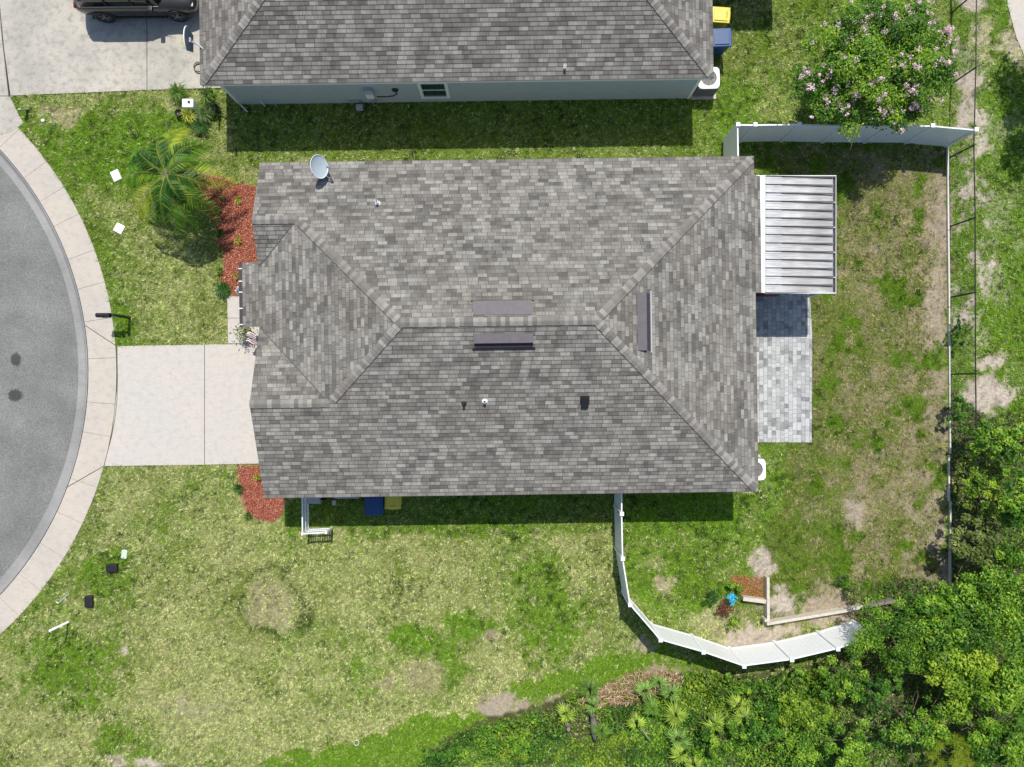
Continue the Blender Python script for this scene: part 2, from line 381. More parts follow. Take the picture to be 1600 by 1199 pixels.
    for (cx, cy, rx, ry, d, b, tn) in [(430, 940, 42, 42, .9, .42, .22), (408, 970, 20, 18, .85, .6, .1), (440, 985, 24, 10, 1, .3, .9), (655, 1058, 42, 24, .9, .45, .15), (600, 1070, 30, 14, .9, .5, .15), (95, 180, 36, 22, 1, .55, .2), (785, 1100, 34, 20, 1, 1.1, .5), (768, 998, 16, 13, .8, .8, .1),
                               (278, 1100, 12, 9, 1, 1, 1), (190, 1022, 8, 6, 1, 1, 1), (235, 1190, 34, 9, 1, .8, 1), (180, 1185, 20, 8, 1, .7, 1), (965, 1085, 62, 14, 1, 1, .3), (1035, 1058, 36, 16, 1, .9, .2), (862, 1100, 36, 14, 1, .9, .3), (1000, 1010, 25, 14, .8, .7, .4), (1190, 882, 24, 26, 1, 1, .9),
                               (1222, 938, 34, 26, 1, 1, .95), (1150, 990, 32, 22, 1, .9, .8), (1200, 988, 62, 20, 1, 1, .7), (1300, 962, 60, 22, 1, 1, .5), (1120, 965, 40, 22, .9, .4, .3), (1545, 615, 44, 24, 1, 1, 1), (1552, 565, 26, 14, 1, 1, 1), (1553, 408, 8, 16, 1, 1, 1), (1500, 165, 20, 34, 1, .9, 1), (1540, 70, 18, 30, 1, .5, 1), (1568, 1120, 14, 14, 1, .9, .6),
                               (1305, 950, 50, 24, 1, .95, .4), (1330, 800, 18, 25, 1, .9, .4), (1470, 350, 14, 60, 1, .85, .4), (1460, 470, 18, 60, .9, .8, .4), (1590, 70, 20, 40, 1, .6, 1), (300, 1110, 60, 20, .8, .35, .7), (1020, 880, 25, 10, .7, .2, .4), (1033, 915, 14, 14, .9, .7, .4)]:
        dry = blob(dry, cx, cy, rx, ry, d, .5); bare = blob(bare, cx, cy, rx, ry, b, .5); tone = blob(tone, cx, cy, rx, ry, tn, .5)
    # ring of dark weeds round the old tree spot
    dd = np.hypot((qx-428)/52, (qy-945)/54); ring = np.exp(-((dd-1)/.14)**2); dark = dark+ring*1.1*sstep(.25, .5, N2); dry = dry-ring*.3
    wl = inpoly(px+wx*.3, py+wy*.3, WILD).astype(float)
    return np.clip(dry, 0, 1), np.clip(bare, 0, 1), np.clip(lush, 0, 1), np.clip(dark, 0, 1), np.clip(tone, 0, 1), wl, yd*(1-sw), N3
def ground_colour(X, Y):
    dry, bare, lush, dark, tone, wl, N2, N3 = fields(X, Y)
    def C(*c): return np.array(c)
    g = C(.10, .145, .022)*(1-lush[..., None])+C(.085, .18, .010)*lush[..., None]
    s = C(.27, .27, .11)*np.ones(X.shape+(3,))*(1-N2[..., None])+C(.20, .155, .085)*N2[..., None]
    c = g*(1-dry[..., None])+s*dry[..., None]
    soil = C(.25, .20, .125)*(1-tone[..., None])+C(.44, .385, .32)*tone[..., None]
    # yard straw is browner than the sand
    b = np.clip(bare*1.3, 0, 1)[..., None]; c = c*(1-b)+soil*b
    c = c*(1-.45*dark[..., None])
    lit = C(.075, .08, .035)*(.6+.9*N3[..., None]); c = c*(1-wl[..., None])+lit*wl[..., None]
    return c

# ------------------------------------------------------------------ ground sheet
def make_ground():
    fine_x = np.arange(-22.5, 24.01, .14); fine_y = np.arange(-17.5, 17.51, .14)
    xs = np.concatenate([[-400, -150, -60, -32, -24], fine_x, [25.5, 32, 60, 150, 400]]); ys = np.concatenate([[-400, -150, -60, -26, -19], fine_y, [19, 26, 60, 150, 400]])
    X, Y = np.meshgrid(xs, ys); nx, ny = len(xs), len(ys)
    Z = (fbm(X*.5, Y*.5, 3)-.5)*.05
    rr = np.hypot(X-CXC, Y-CYC)
    inside = (np.abs(X) < 24.3) & (np.abs(Y) < 17.8)
    Z = np.where(inside, Z, -.02)
    Z = np.where(rr < R_SO-.25, -.4, Z)
    # under slabs keep it low
    px = 800+X*K0; py = 599.5-Y*K0
    for poly in (DRIVE_N, DRIVE, WALKP, PATIO, SLAB1, SLAB2, FARPATH):
        Z = np.where(inpoly(px, py, poly), np.minimum(Z, -.05), Z)
    Z = np.minimum(Z, .02)
    col = ground_colour(X, Y); out = (X < -22.6) | (X > 24.1) | (Y < -17.6) | (Y > 17.6)
    col[out] = np.array([.10, .13, .035])*(.8+.4*fbm(X[out]*.1, Y[out]*.1, 9))[:, None]; col = col.reshape(-1, 3)
    me = bpy.data.meshes.new('ground'); V = np.stack([X, Y, Z], -1).reshape(-1, 3).astype(np.float32)
    i = np.arange(nx*ny).reshape(ny, nx); q = np.stack([i[:-1, :-1], i[:-1, 1:], i[1:, 1:], i[1:, :-1]], -1).reshape(-1)
    me.vertices.add(len(V)); me.vertices.foreach_set('co', V.ravel())
    F = len(q)//4; me.loops.add(len(q)); me.loops.foreach_set('vertex_index', q.astype(np.int32))
    me.polygons.add(F); me.polygons.foreach_set('loop_start', np.arange(0, 4*F, 4, dtype=np.int32)); me.polygons.foreach_set('loop_total', np.full(F, 4, np.int32)); me.update(calc_edges=True)
    a = me.attributes.new('col', 'FLOAT_COLOR', 'POINT'); c4 = np.ones((len(V), 4), np.float32); c4[:, :3] = col; a.data.foreach_set('color', c4.ravel())
    me.materials.append(mat_ground()); o = link(bpy.data.objects.new('ground', me)); o['kind'] = 'structure'
DRIVE_N = [(-110, -120), (345, -120), (345, 141), (312, 139), (200, 142), (17, 150), (26, 172), (36, 192), (24, 206), (-110, 214)]
DRIVE = [(183, 541), (402, 537.5), (470, 537.5), (470, 724), (404, 724.5), (163, 728.5), (175, 680), (184, 600)]
WALKP = [(355.5, 463), (470, 463), (470, 537), (356.5, 538)]
PATIO = [(1150, 300), (1262, 300), (1265, 460), (1268.5, 520), (1268, 691.5), (1150, 691.5)]
SLAB1 = [(420, 290), (1160, 290), (1160, 745), (430, 745)]
SLAB2 = [(380, -300), (1078, -300), (1078, 150), (375, 162)]
FARPATH = [(1572, -80), (1700, -80), (1700, 300), (1640, 200), (1606, 100), (1588, 60), (1574, 8)]
make_ground()

def slab(name, polys, z0, z1, mat):
    bm = bmesh.new()
    for p in polys: prism(bm, [P(*q) for q in p], z0, z1)
    o = obj(name, bm, mat); o['kind'] = 'structure'; return o
slab('driveway', [[(184, 541), (319.6, 538.8), (319.6, 726.2), (163.5, 728.5), (175.5, 680), (184.3, 600)], [(320.5, 538.8), (402, 537.5), (470, 537.3), (470, 724), (404, 724.5), (320.5, 726.2)]], -.1, .024, M_CONC)
slab('neighbour_driveway', [[(-100, 153), (16, 151), (26, 172), (37, 193), (20, 206), (-10, 214), (-100, 214)], [(17, 150), (5, 60), (-10, -120), (228.8, -120), (229.8, 141.2)], [(230.7, 141.2), (230.2, -120), (345, -120), (345, 138), (312, 138.6)], [(-100, -120), (-11.5, -120), (3.5, 60), (14, 150), (-100, 152)]], -.1, .026, M_CONCN)
slab('walkway', [[(355.5, 463), (470, 463), (470, 497), (356, 497)], [(356, 497.7), (470, 497.7), (470, 536.6), (356.5, 537)]], -.1, .022, M_CONC)
slab('patio', [PATIO], -.1, .026, mat_paver())
slab('path', [FARPATH], -.1, .02, M_CONC)
# dark bed joints under the slab gaps
slab('joint_bed', [[(316, 540), (324, 540), (324, 725), (316, 725)], [(225, -118), (235, -118), (235, 140), (225, 140)]], -.12, -.01, M_JOINT_AND_SHADOW)

def arc_strip(bm, r0, r1, a0, a1, z0, z1, n=4, zin=None, zout=None):
    pts = [(r0, a0+(a1-a0)*i/n) for i in range(n+1)] + [(r1, a1-(a1-a0)*i/n) for i in range(n+1)]
    poly = [(CXC+r*math.cos(a), CYC+r*math.sin(a)) for r, a in pts]
    prism(bm, poly, z0, z1)
# road disc, one sheet below the kerb
bm = bmesh.new(); prism(bm, [(CXC+(R_AS+.05)*math.cos(a*math.pi/60), CYC+(R_AS+.05)*math.sin(a*math.pi/60)) for a in range(-60, 60)], -.35, -.105)
o = obj('road', bm, mat_asphalt()); o['kind'] = 'structure'
bm = bmesh.new()
N = 160; prof = [(R_AS, -.099), (R_AS+.26, -.115), (R_AS+.34, -.06), (R_AS+.40, .012), (R_GU, .018), (R_GU, -.3), (R_AS, -.3)]
for s in range(-46, 46):
    a0, a1 = s*.0305, s*.0305+.0302
    st = [(a0+(a1-a0)*k/2) for k in range(3)]
    if s % 5: st[-1] = (s+1)*.0305
    rows = [[bm.verts.new((CXC+r*math.cos(a), CYC+r*math.sin(a), z)) for r, z in prof] for a in st]
    for i in range(2):
        for j in range(len(prof)):
            bm.faces.new((rows[i][j], rows[i+1][j], rows[i+1][(j+1) % len(prof)], rows[i][(j+1) % len(prof)]))
    bm.faces.new(rows[0]); bm.faces.new(rows[-1][::-1])
bmesh.ops.recalc_face_normals(bm, faces=bm.faces)
o = obj('kerb', bm, M_CURB); o['kind'] = 'structure'
def ang(px, py): x, y = P(px, py); return math.atan2(y-CYC, x-CXC)
cuts = sorted([ang(63, 922), ang(30, 962), ang(98, 870), ang(129, 818), ang(153, 762), ang(158, 680), ang(158, 630), ang(160, 560), ang(153, 500), ang(145, 446), ang(128, 398), ang(105, 344), ang(55, 266), ang(22, 210), ang(80, 305)] + [ang(63, 922)-.1*k for k in range(2, 8)] + [ang(22, 210)+.09*k for k in range(1, 8)])
bm = bmesh.new(); bj = bmesh.new()
for a0, a1 in zip(cuts[:-1], cuts[1:]):
    arc_strip(bm, R_SI, R_SO, a0+.00045, a1-.00045, -.15, .02)
arc_strip(bj, R_GU+.005, R_SO-.02, cuts[0], cuts[-1], -.2, -.03, n=90)
o = obj('sidewalk', bm, M_WALK); o['kind'] = 'structure'
# bituminous joints that run across the walk beside the drive, and the drive's edge
def strip(bm, pts, w, z):
    pts = [Vector((*p, 0)) for p in pts]
    for a, b in zip(pts[:-1], pts[1:]):
        d = (b-a).normalized(); s = Vector((-d.y, d.x, 0))*w/2
        bm.faces.new([bm.verts.new(v+Vector((0, 0, z))) for v in (a-s, b-s, b+s, a+s)])
strip(bj, [P(134, 509), P(182.5, 541)], .028, .0245)
strip(bj, [P(162.5, 728.5), P(104, 762)], .028, .0245)
strip(bj, [P(183.3, 542), P(184.2, 590), P(183.4, 625), P(180, 655), P(175, 682), P(169, 705), P(163, 728)], .022, .0285)
strip(bj, [P(14.8, 152), P(9.5, 105), P(5, 60), P(1, 20), P(-3, -20)], .035, .0302)
for f in bj.faces: f.normal_update()
o = obj('expansion_joint', bj, M_JOINT_AND_SHADOW); o['kind'] = 'structure'

# ------------------------------------------------------------------ roofs
def clip(poly, ax, val, keep_above):
    out = []; n = len(poly)
    for i in range(n):
        p, q = poly[i], poly[(i+1) % n]; a, b = p[ax]-val, q[ax]-val
        if not keep_above: a, b = -a, -b
        if a >= 0: out.append(p)
        if (a >= 0) != (b >= 0):
            t = a/(a-b); out.append((p[0]+(q[0]-p[0])*t, p[1]+(q[1]-p[1])*t))
    return out
EX = .145
def roof_plane(bm, poly, slope, e, dirn, z_e, uo=0.0):
    """poly in plan; dirn: 'N','S','E','W' the way the slope faces; e: plan coordinate of its eave; rows of shingles as real stepped courses"""
    ax = 0 if dirn in 'EW' else 1; sg = -1 if dirn in 'NE' else 1      # distance inward = sg*(coord-e)
    uvl = bm.loops.layers.uv.verify()
    c = math.cos(math.atan(slope)); step = EX*c
    ds = [sg*(p[ax]-e) for p in poly]; k0 = int(math.floor(min(ds)/step+1e-6)); k1 = int(math.ceil(max(ds)/step-1e-6))
    T = .013
    for k in range(k0, k1):
        d0, d1 = k*step, (k+1)*step
        v0, v1 = e+sg*d0, e+sg*d1
        pl = clip(clip(poly, ax, min(v0, v1), True), ax, max(v0, v1), False)
        if len(pl) < 3: continue
        def up(p, lift=True):
            d = sg*(p[ax]-e); z = z_e+slope*d
            return Vector((p[0], p[1], z+(T*(1-(d-d0)/step) if lift else 0)))
        # drop near-duplicate points
        q = []
        for p in pl:
            if not q or abs(p[0]-q[-1][0])+abs(p[1]-q[-1][1]) > 1e-5: q.append(p)
        if len(q) > 2 and abs(q[0][0]-q[-1][0])+abs(q[0][1]-q[-1][1]) < 1e-5: q.pop()
        if len(q) < 3: continue
        vs = [bm.verts.new(up(p)) for p in q]
        f = bm.faces.new(vs); f.normal_update()
        if f.normal.z < 0: f.normal_flip()
        for l in f.loops:
            d = sg*(l.vert.co[ax]-e); l[uvl].uv = (l.vert.co[1-ax]+uo, d/c+1e-4+EX*200)
        low = [p for p in q if abs(p[ax]-v0) < 1e-6]
        if len(low) >= 2:
            low.sort(key=lambda p: p[1-ax]); a, b = low[0], low[-1]
            fv = [bm.verts.new(v) for v in (up(a), up(b), up(b, False)-Vector((0, 0, .004)), up(a, False)-Vector((0, 0, .004)))]
            g = bm.faces.new(fv)
            for l in g.loops: l[uvl].uv = (l.vert.co[1-ax]+uo, d0/c+.005+EX*200)
def caps(bm, a, b, sl, lift=.024, half=.145, seedoff=0):
    """ridge or hip: overlapping bent cap shingles from a up to b"""
    uvl = bm.loops.layers.uv.verify()
    a, b = Vector(a), Vector(b); d = (b-a).normalized(); a = a+d*(.17 if sl < .35 else 0); L = (b-a).length; n = max(1, int(L/EX)); s = Vector((-d.y, d.x, 0)).normalized()
    drop = sl
    for i in range(n):
        t0, t1 = i/n*L, min(L, (i+1)/n*L+.015); l0, l1 = lift+.018, lift
        w = half*(1+.05*math.sin(i*2.3+seedoff)); row = []
        for (t, l) in ((t0, l0), (t1, l1)):
            c = a+d*t
            row.append([bm.verts.new(c+Vector((0, 0, l-.002))+s*w*k - Vector((0, 0, drop*abs(k)*w))) for k in (-1, -.12, .12, 1)])
        for k in range(3):
            f = bm.faces.new((row[0][k], row[0][k+1], row[1][k+1], row[1][k])); f.normal_update()
            if f.normal.z < 0: f.normal_flip()
            for lp in f.loops: lp[uvl].uv = (k*.3, (i+.55+seedoff*7)*EX+(.35*EX if lp.vert in row[1] else 0))
        for k in range(3):      # butt end
            va, vb = row[0][k].co, row[0][k+1].co
            f = bm.faces.new([bm.verts.new(q) for q in (va, vb, vb-Vector((0, 0, .02)), va-Vector((0, 0, .02)))])
            for lp in f.loops: lp[uvl].uv = (k*.3, (i+.02+seedoff*7)*EX)
        for k in (0, 3):
            va, vb = row[0][k].co, row[1][k].co
            f = bm.faces.new([bm.verts.new(q) for q in (va, vb, vb-Vector((0, 0, .028)), va-Vector((0, 0, .028)))])
            for lp in f.loops: lp[uvl].uv = (k*.3, (i+.02+seedoff*7)*EX)

TH = .0135; S = .39; ZE = 2.6
ORG = Vector((0, 2.02, 0))
house = empty('house', ORG, 'large single storey house with grey shingle hip roof filling the centre of the picture', 'house', rz=TH)
def HL(px, py, z):          # picture point at height z -> house coordinates
    x, y = P(px, py, z); x -= ORG.x; y -= ORG.y
    return (x*math.cos(TH)+y*math.sin(TH), -x*math.sin(TH)+y*math.cos(TH))
EA, WA = 8.73, -8.93
bm = bmesh.new()
roof_plane(bm, [(EA, 6), (2.73, 0), (-3.62, 0), (-7.37, 3.75), (WA, 3.75), (WA, 6)], S, 6, 'N', ZE, 1.3)
roof_plane(bm, [(EA, 6), (EA, -6), (2.73, 0)], S, EA, 'E', ZE, 40.2)
roof_plane(bm, [(EA, -6), (WA, -6), (WA, -2.6), (-6.22, -2.6), (-3.62, 0), (2.73, 0)], S, -6, 'S', ZE, 21.7)
roof_plane(bm, [(WA, 3.75), (-7.37, 3.75), (WA, 2.19)], S, 1.50, 'S', ZE, 61.7)
roof_plane(bm, [(WA, -2.6), (-6.22, -2.6), (WA, .11)], S, .80, 'N', ZE, 71.7)
roof_plane(bm, [(-3.62, 0), (-7.37, 3.75), (-8.71, 2.41), (-9.62, 2.41), (-9.62, .12), (WA, .11), (-6.22, -2.6)], S, -9.62, 'W', ZE, 81.7)
roof_plane(bm, [(EA, 5.3), (EA+.24, 5.3), (EA+.24, 1.1), (EA, 1.1)], S, EA, 'E', ZE, 40.2)
roof = obj('roof', bm, M_SH, house)
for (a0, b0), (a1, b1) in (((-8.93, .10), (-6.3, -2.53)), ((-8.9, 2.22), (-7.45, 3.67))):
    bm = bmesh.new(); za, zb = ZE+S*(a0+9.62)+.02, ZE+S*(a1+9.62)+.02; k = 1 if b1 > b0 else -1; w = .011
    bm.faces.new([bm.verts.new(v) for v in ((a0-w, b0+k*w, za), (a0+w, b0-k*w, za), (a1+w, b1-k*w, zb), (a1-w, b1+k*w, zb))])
    obj('valley_line', bm, plain('valley_dark', (.09, .085, .08), .7), house)  # thin dark strip along the valley
def capobj(pairs, parent, sl=S):
    for i, (a, b, k) in enumerate(pairs):
        bm = bmesh.new(); caps(bm, a, b, k, seedoff=i); o = obj('ridge_cap', bm, M_CAP, parent)
        A, B = Vector(a), Vector(b); d = (B-A).normalized(); A = A+d*(.17 if k < .35 else 0); s_ = Vector((-d.y, d.x, 0)).normalized()
        if s_.y > 0: s_ = -s_
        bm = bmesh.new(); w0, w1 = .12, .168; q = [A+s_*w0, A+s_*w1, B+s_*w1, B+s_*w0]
        bm.faces.new([bm.verts.new(v+Vector((0, 0, .0165-k*(w0 if j in (0, 3) else w1)))) for j, v in enumerate(q)]); obj('cap_shadow_line', bm, M_JOINT_AND_SHADOW, o)  # dark strip along one side, painting in the cap's shadow
zr = ZE+6*S; zn = ZE+2.25*S; zs = ZE+3.4*S; hk = S*.72
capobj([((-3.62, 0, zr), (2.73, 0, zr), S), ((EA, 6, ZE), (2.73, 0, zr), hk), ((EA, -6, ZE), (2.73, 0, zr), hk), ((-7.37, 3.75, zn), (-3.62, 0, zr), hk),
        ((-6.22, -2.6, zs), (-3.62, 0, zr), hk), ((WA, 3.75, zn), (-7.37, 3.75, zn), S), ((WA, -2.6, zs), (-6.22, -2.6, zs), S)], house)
# fascia and soffit
def board(bm, a, b, h, t=.02):
    a, b = Vector(a), Vector(b); d = (b-a); d.z = 0; d.normalize(); s = Vector((-d.y, d.x, 0))*t/2
    vs = []
    for p in (a, b):
        for q in (-1, 1):
            for z in (0, -h): vs.append(bm.verts.new(p+s*q+Vector((0, 0, z))))
    for idx in ((0, 1, 5, 4), (2, 6, 7, 3), (0, 4, 6, 2), (1, 3, 7, 5), (0, 2, 3, 1), (4, 5, 7, 6)): bm.faces.new([vs[i] for i in idx])
    bmesh.ops.recalc_face_normals(bm, faces=bm.faces)
bm = bmesh.new(); e = .03
for a, b in [((EA-e, 6-e, ZE-.01), (WA+e, 6-e, ZE-.01)), ((EA-e, -6+e, ZE-.01), (WA+e, -6+e, ZE-.01)), ((EA-e, 6-e, ZE-.01), (EA-e, -6+e, ZE-.01)),
             ((WA+e, 6, ZE-.01), (WA+e, 3.75, zn-.02)), ((WA+e, 3.75, zn-.02), (WA+e, 2.43, zn-.02-1.32*S)), ((WA+e, -6, ZE-.01), (WA+e, -2.6, zs-.02)), ((WA+e, -2.6, zs-.02), (WA+e, .1, zs-.02-2.7*S)),
             ((-9.6, 2.38, ZE-.01), (WA, 2.38, ZE+.25)), ((-9.6, .15, ZE-.01), (WA, .15, ZE+.25))]: board(bm, a, b, .17)
obj('fascia', bm, M_PAINT, house)
bm = bmesh.new(); bx(bm, WA+.05, -5.95, 2.42, EA-.05, 5.95, 2.44); bx(bm, -9.58, .17, 2.421, WA+.045, 2.37, 2.439); obj('soffit', bm, M_PAINT, house)
bm = bmesh.new(); bx(bm, -9.74, .12, 2.48, -9.625, 2.43, 2.60); g = obj('gutter', bm, M_VENTD, house)
for y in (.2, .78, 1.36, 1.75, 2.2): bm = bmesh.new(); bx(bm, -9.75, y, 2.602, -9.6, y+.035, 2.612); obj('gutter_hanger', bm, M_PAINT, g)
# walls
bm = bmesh.new(); prism(bm, [(8.3, 5.58), (8.3, -5.58), (-8.5, -5.58), (-8.5, .0), (-7.2, .0), (-7.2, 2.45), (-8.5, 2.45), (-8.5, 5.58)], -.1, 2.419)
for (y0, y1, yp, zp) in ((2.45, 5.58, 3.75, zn-.1), (-5.58, .0, -2.6, zs-.1)):
    vs = [bm.verts.new((-8.5, y, z)) for y, z in ((y0, 2.441), (y1, 2.441), (yp, zp))]; v2 = [bm.verts.new((-8.35, v.co.y, v.co.z)) for v in vs]
    bm.faces.new(vs); bm.faces.new(v2[::-1])
    for i in range(3): bm.faces.new((vs[i], vs[(i+1) % 3], v2[(i+1) % 3], v2[i]))
bmesh.ops.recalc_face_normals(bm, faces=bm.faces)
obj('wall', bm, M_STUCCO2, house)
def make_window(par, c, w, h, axis, glass=M_WINGLASS, sgn=1):
    """window set proud of a wall; axis 'x': wall runs along x, facing sgn*y"""
    bm = bmesh.new(); t = .12; cx, cy, cz = c
    def b(u0, z0, u1, z1, d0, d1):
        if axis == 'x': bx(bm, cx+u0, cy+min(sgn*d0, sgn*d1), cz+z0, cx+u1, cy+max(sgn*d0, sgn*d1), cz+z1)
        else: bx(bm, cx+min(sgn*d0, sgn*d1), cy+u0, cz+z0, cx+max(sgn*d0, sgn*d1), cy+u1, cz+z1)
    b(-w/2, -h/2, w/2, -h/2+t, -.02, .06); b(-w/2, h/2-t, w/2, h/2, -.02, .06); b(-w/2, -h/2+t, -w/2+t, h/2-t, -.02, .058); b(w/2-t, -h/2+t, w/2, h/2-t, -.02, .058)
    b(-w/2+t, -.025, w/2-t, .025, -.01, .035)
    f = obj('window', bm, M_WHITE, par); bm = bmesh.new()
    for z0, z1, d in ((-h/2+t, -.025, .012), (.025, h/2-t, .02)): b(-w/2+t, z0, w/2-t, z1, -.015, d)
    obj('pane', bm, glass, f)
for cx, cy, ax, sg in ((-2, -5.58, 'x', -1), (3, -5.58, 'x', -1), (6.5, -5.58, 'x', -1), (-4, 5.58, 'x', 1), (2, 5.58, 'x', 1), (8.3, -3.6, 'y', 1)): make_window(house, (cx, cy, 1.4), 1.0, 1.3, ax, sgn=sg)
make_window(house, (-8.5, 4.1, 1.35), 1.5, 1.3, 'y', sgn=-1)
bm = bmesh.new()
for i in range(4): bx(bm, -8.56, -5.0, .02+i*.54, -8.49, -.15, .562+i*.54, bev=.01)
obj('garage_door', bm, M_PAINT, house)
bm = bmesh.new(); bx(bm, -7.26, .75, .02, -7.19, 1.7, 2.1, bev=.01); d = obj('front_door', bm, M_RED, house); box('handle', (-7.32, .82, 1.0), (-7.26, .87, 1.12), M_ALU, d)
bm = bmesh.new(); bx(bm, 8.28, 1.0, .04, 8.36, 3.2, 2.1, bev=.01); d = obj('patio_door', bm, M_WHITE, house); box('pane', (8.3, 1.1, .12), (8.375, 3.1, 2.0), M_WINGLASS, d)
for y in (.35, 2.2): box('porch_column', (-9.45, y-.12, 0), (-9.2, y+.12, 2.42), M_PAINT, house, .01)

def roofz(a, b):
    return ZE+S*max(0, min(6-abs(b), EA-a, a+9.62))
# slant-back attic vents
def attic_vent(px, py, z, dirn, L=1.93):
    a, b = HL(px, py, z); z0 = roofz(a, b); ang_ = math.atan(S)
    rz = {'N': math.pi, 'S': 0, 'E': math.pi/2}[dirn]
    M = Matrix.Translation((a, b, z0)) @ Matrix.Rotation(rz, 4, 'Z') @ Matrix.Rotation(ang_, 4, 'X')
    bm = bmesh.new()      # local: +y up-slope, -y down-slope, opening down-slope
    def q(pts):
        bm.faces.new([bm.verts.new(M @ Vector(p)) for p in pts])
    y0, y1, h = (-.19, .26, .14) if dirn == 'N' else (-.09, .20, .13)
    for (p) in ([(-L/2, y0, h), (L/2, y0, h), (L/2, y1, .02), (-L/2, y1, .02)], [(-L/2, y0, h), (-L/2, y1, .02), (-L/2, y0, .02)], [(L/2, y0, h), (L/2, y0, .02), (L/2, y1, .02)],
                [(-L/2, y0, h), (-L/2, y0-.04, h*.55), (L/2, y0-.04, h*.55), (L/2, y0, h)]): q(p)
    bmesh.ops.recalc_face_normals(bm, faces=bm.faces)
    o = obj('attic_vent', bm, M_VENT, house)
    ap = .03 if dirn == 'N' else .19; bm = bmesh.new(); bx(bm, -L/2+.01, y0-.015, .015, L/2-.01, y0+.01, h*.9, M=M); bx(bm, -L/2+.01, y0-ap, .016, L/2-.01, y0-.016, .024, M=M); obj('louvre_and_shade', bm, M_VENTD, o)  # louvre face, plus a dark apron painting the shade below the opening
    bm = bmesh.new(); bx(bm, -L/2-.07, y0-ap-.05, .015, L/2+.07, y0-ap-.01, .055, M=M); obj('flange', bm, M_ALU if dirn == 'E' else M_BLACKM, o)
attic_vent(785, 481, 4.8, 'N'); attic_vent(787, 530, 4.8, 'S'); attic_vent(1005.5, 502, 4.5, 'E')
def pipe_vent(px, py, h, r, mat, z=3.6, lab=None):
    a, b = HL(px, py, z); z0 = roofz(a, b); bm = bmesh.new(); tube(bm, [(a, b, z0-.02), (a, b, z0+h)], r, 12)
    lathe(bm, [(r*2.2, .0), (r*1.8, .025), (r*1.05, .06)], 14, Matrix.Translation((a, b, z0)) @ Matrix.Rotation(math.atan(S)*(1 if b < 0 else -1), 4, 'X'))
    o = obj('plumbing_vent', bm, mat, house); bm = bmesh.new(); bmesh.ops.create_circle(bm, cap_ends=True, radius=r*.75, segments=12, matrix=Matrix.Translation((a, b, z0+h+.003))); obj('opening', bm, M_BLACK, o)
pipe_vent(590, 317, .28, .045, M_WHITE, 3.3); pipe_vent(724, 631, .25, .045, M_BLACKM, 4.2); pipe_vent(757, 628, .20, .05, M_WHITE, 4.2)
a, b = HL(915.5, 628, 4.3); z0 = roofz(a, b)
M = Matrix.Translation((a, b, z0)) @ Matrix.Rotation(math.atan(S), 4, 'X')
bm = bmesh.new(); bx(bm, -.125, -.18, .012, .125, .17, .13, bev=.02, M=M); bx(bm, -.16, -.1, .01, .16, .2, .02, M=M); o = obj('exhaust_vent', bm, M_BLACK, house)

# satellite dish on the roof
def dish(px, py):
    c = P3(px, py, 3.42); fx, fy = P(517, 281, 2.95); a = fx-ORG.x
    zf = roofz(*HL(517, 281, 2.95))
    foot = Vector((fx, fy, zf)); t = empty('satellite_dish', foot, 'round grey satellite dish on a bent mast, top left of the central roof', 'satellite dish')
    el = R(33); az = R(-5); nrm = Vector((math.cos(el)*math.cos(az), math.cos(el)*math.sin(az), math.sin(el))); upv = Vector((-math.sin(el)*math.cos(az), -math.sin(el)*math.sin(az), math.cos(el)))
    M = Matrix.Translation(c-foot) @ nrm.to_track_quat('Z', 'X').to_matrix().to_4x4() @ Matrix.Scale(.9, 4)
    bm = bmesh.new(); lathe(bm, [(.001, -.0)]+[(r, .32*r*r) for r in (.08, .16, .24, .32, .40, .43)]+[(.44, .075), (.435, .06), (.42, .05), (.3, .01), (.001, -.02)], 36, M); obj('reflector', bm, M_DISH, t)
    bm = bmesh.new(); torus(bm, (0, 0, 0), .435, .012, M @ Matrix.Translation((0, 0, .066)), 36, 6); obj('rim', bm, M_WHITE, t)
    cc = M @ Vector((0, 0, 0)); tip = cc+nrm*.44-upv*.12; low = cc-upv*.43+nrm*.04
    bm = bmesh.new(); tube(bm, [low, tip], .018, 8); obj('arm', bm, M_ALU, t)
    bm = bmesh.new(); tube(bm, [tip+(tip-low)*.0, tip-nrm*.10+upv*.03], .05, 10); obj('receiver', bm, M_ALU, t)
    bm = bmesh.new(); back = M @ Vector((0, 0, -.05)); tube(bm, [(0, 0, 0), (-.06, .04, .22), (back.x+.05, back.y, back.z-.16), back], .022, 8); bx(bm, -.12, -.1, -.02, .12, .1, .03); obj('mast', bm, M_STEEL, t)
dish(497, 261)

# ------------------------------------------------------------------ neighbour's house
ORGN = Vector((-1.95, 16.8, 0))
nh = empty('house', ORGN, 'blue grey stucco house with grey shingle roof at the top edge of the picture', 'house', rz=TH)
def NL(x, y): x -= ORGN.x; y -= ORGN.y; return (x*math.cos(TH)+y*math.sin(TH), -x*math.sin(TH)+y*math.cos(TH))
n_w, n_s = NL(*P(313, 133, ZE)); n_e, _ = NL(*P(1115, 123, ZE)); n_n = n_s+12
mid = (n_s+n_n)/2
bm = bmesh.new()
roof_plane(bm, [(n_w, n_s), (n_e, n_s), (n_e-6, mid), (n_w+6, mid)], S, n_s, 'S', ZE, 5.2)
roof_plane(bm, [(n_w, n_n), (n_e, n_n), (n_e-6, mid), (n_w+6, mid)], S, n_n, 'N', ZE, 3.1)
roof_plane(bm, [(n_e, n_s), (n_e, n_n), (n_e-6, mid)], S, n_e, 'E', ZE, 50.2)
roof_plane(bm, [(n_w, n_s), (n_w, n_n), (n_w+6, mid)], S, n_w, 'W', ZE, 30.2)
obj('roof', bm, M_SHN, nh)
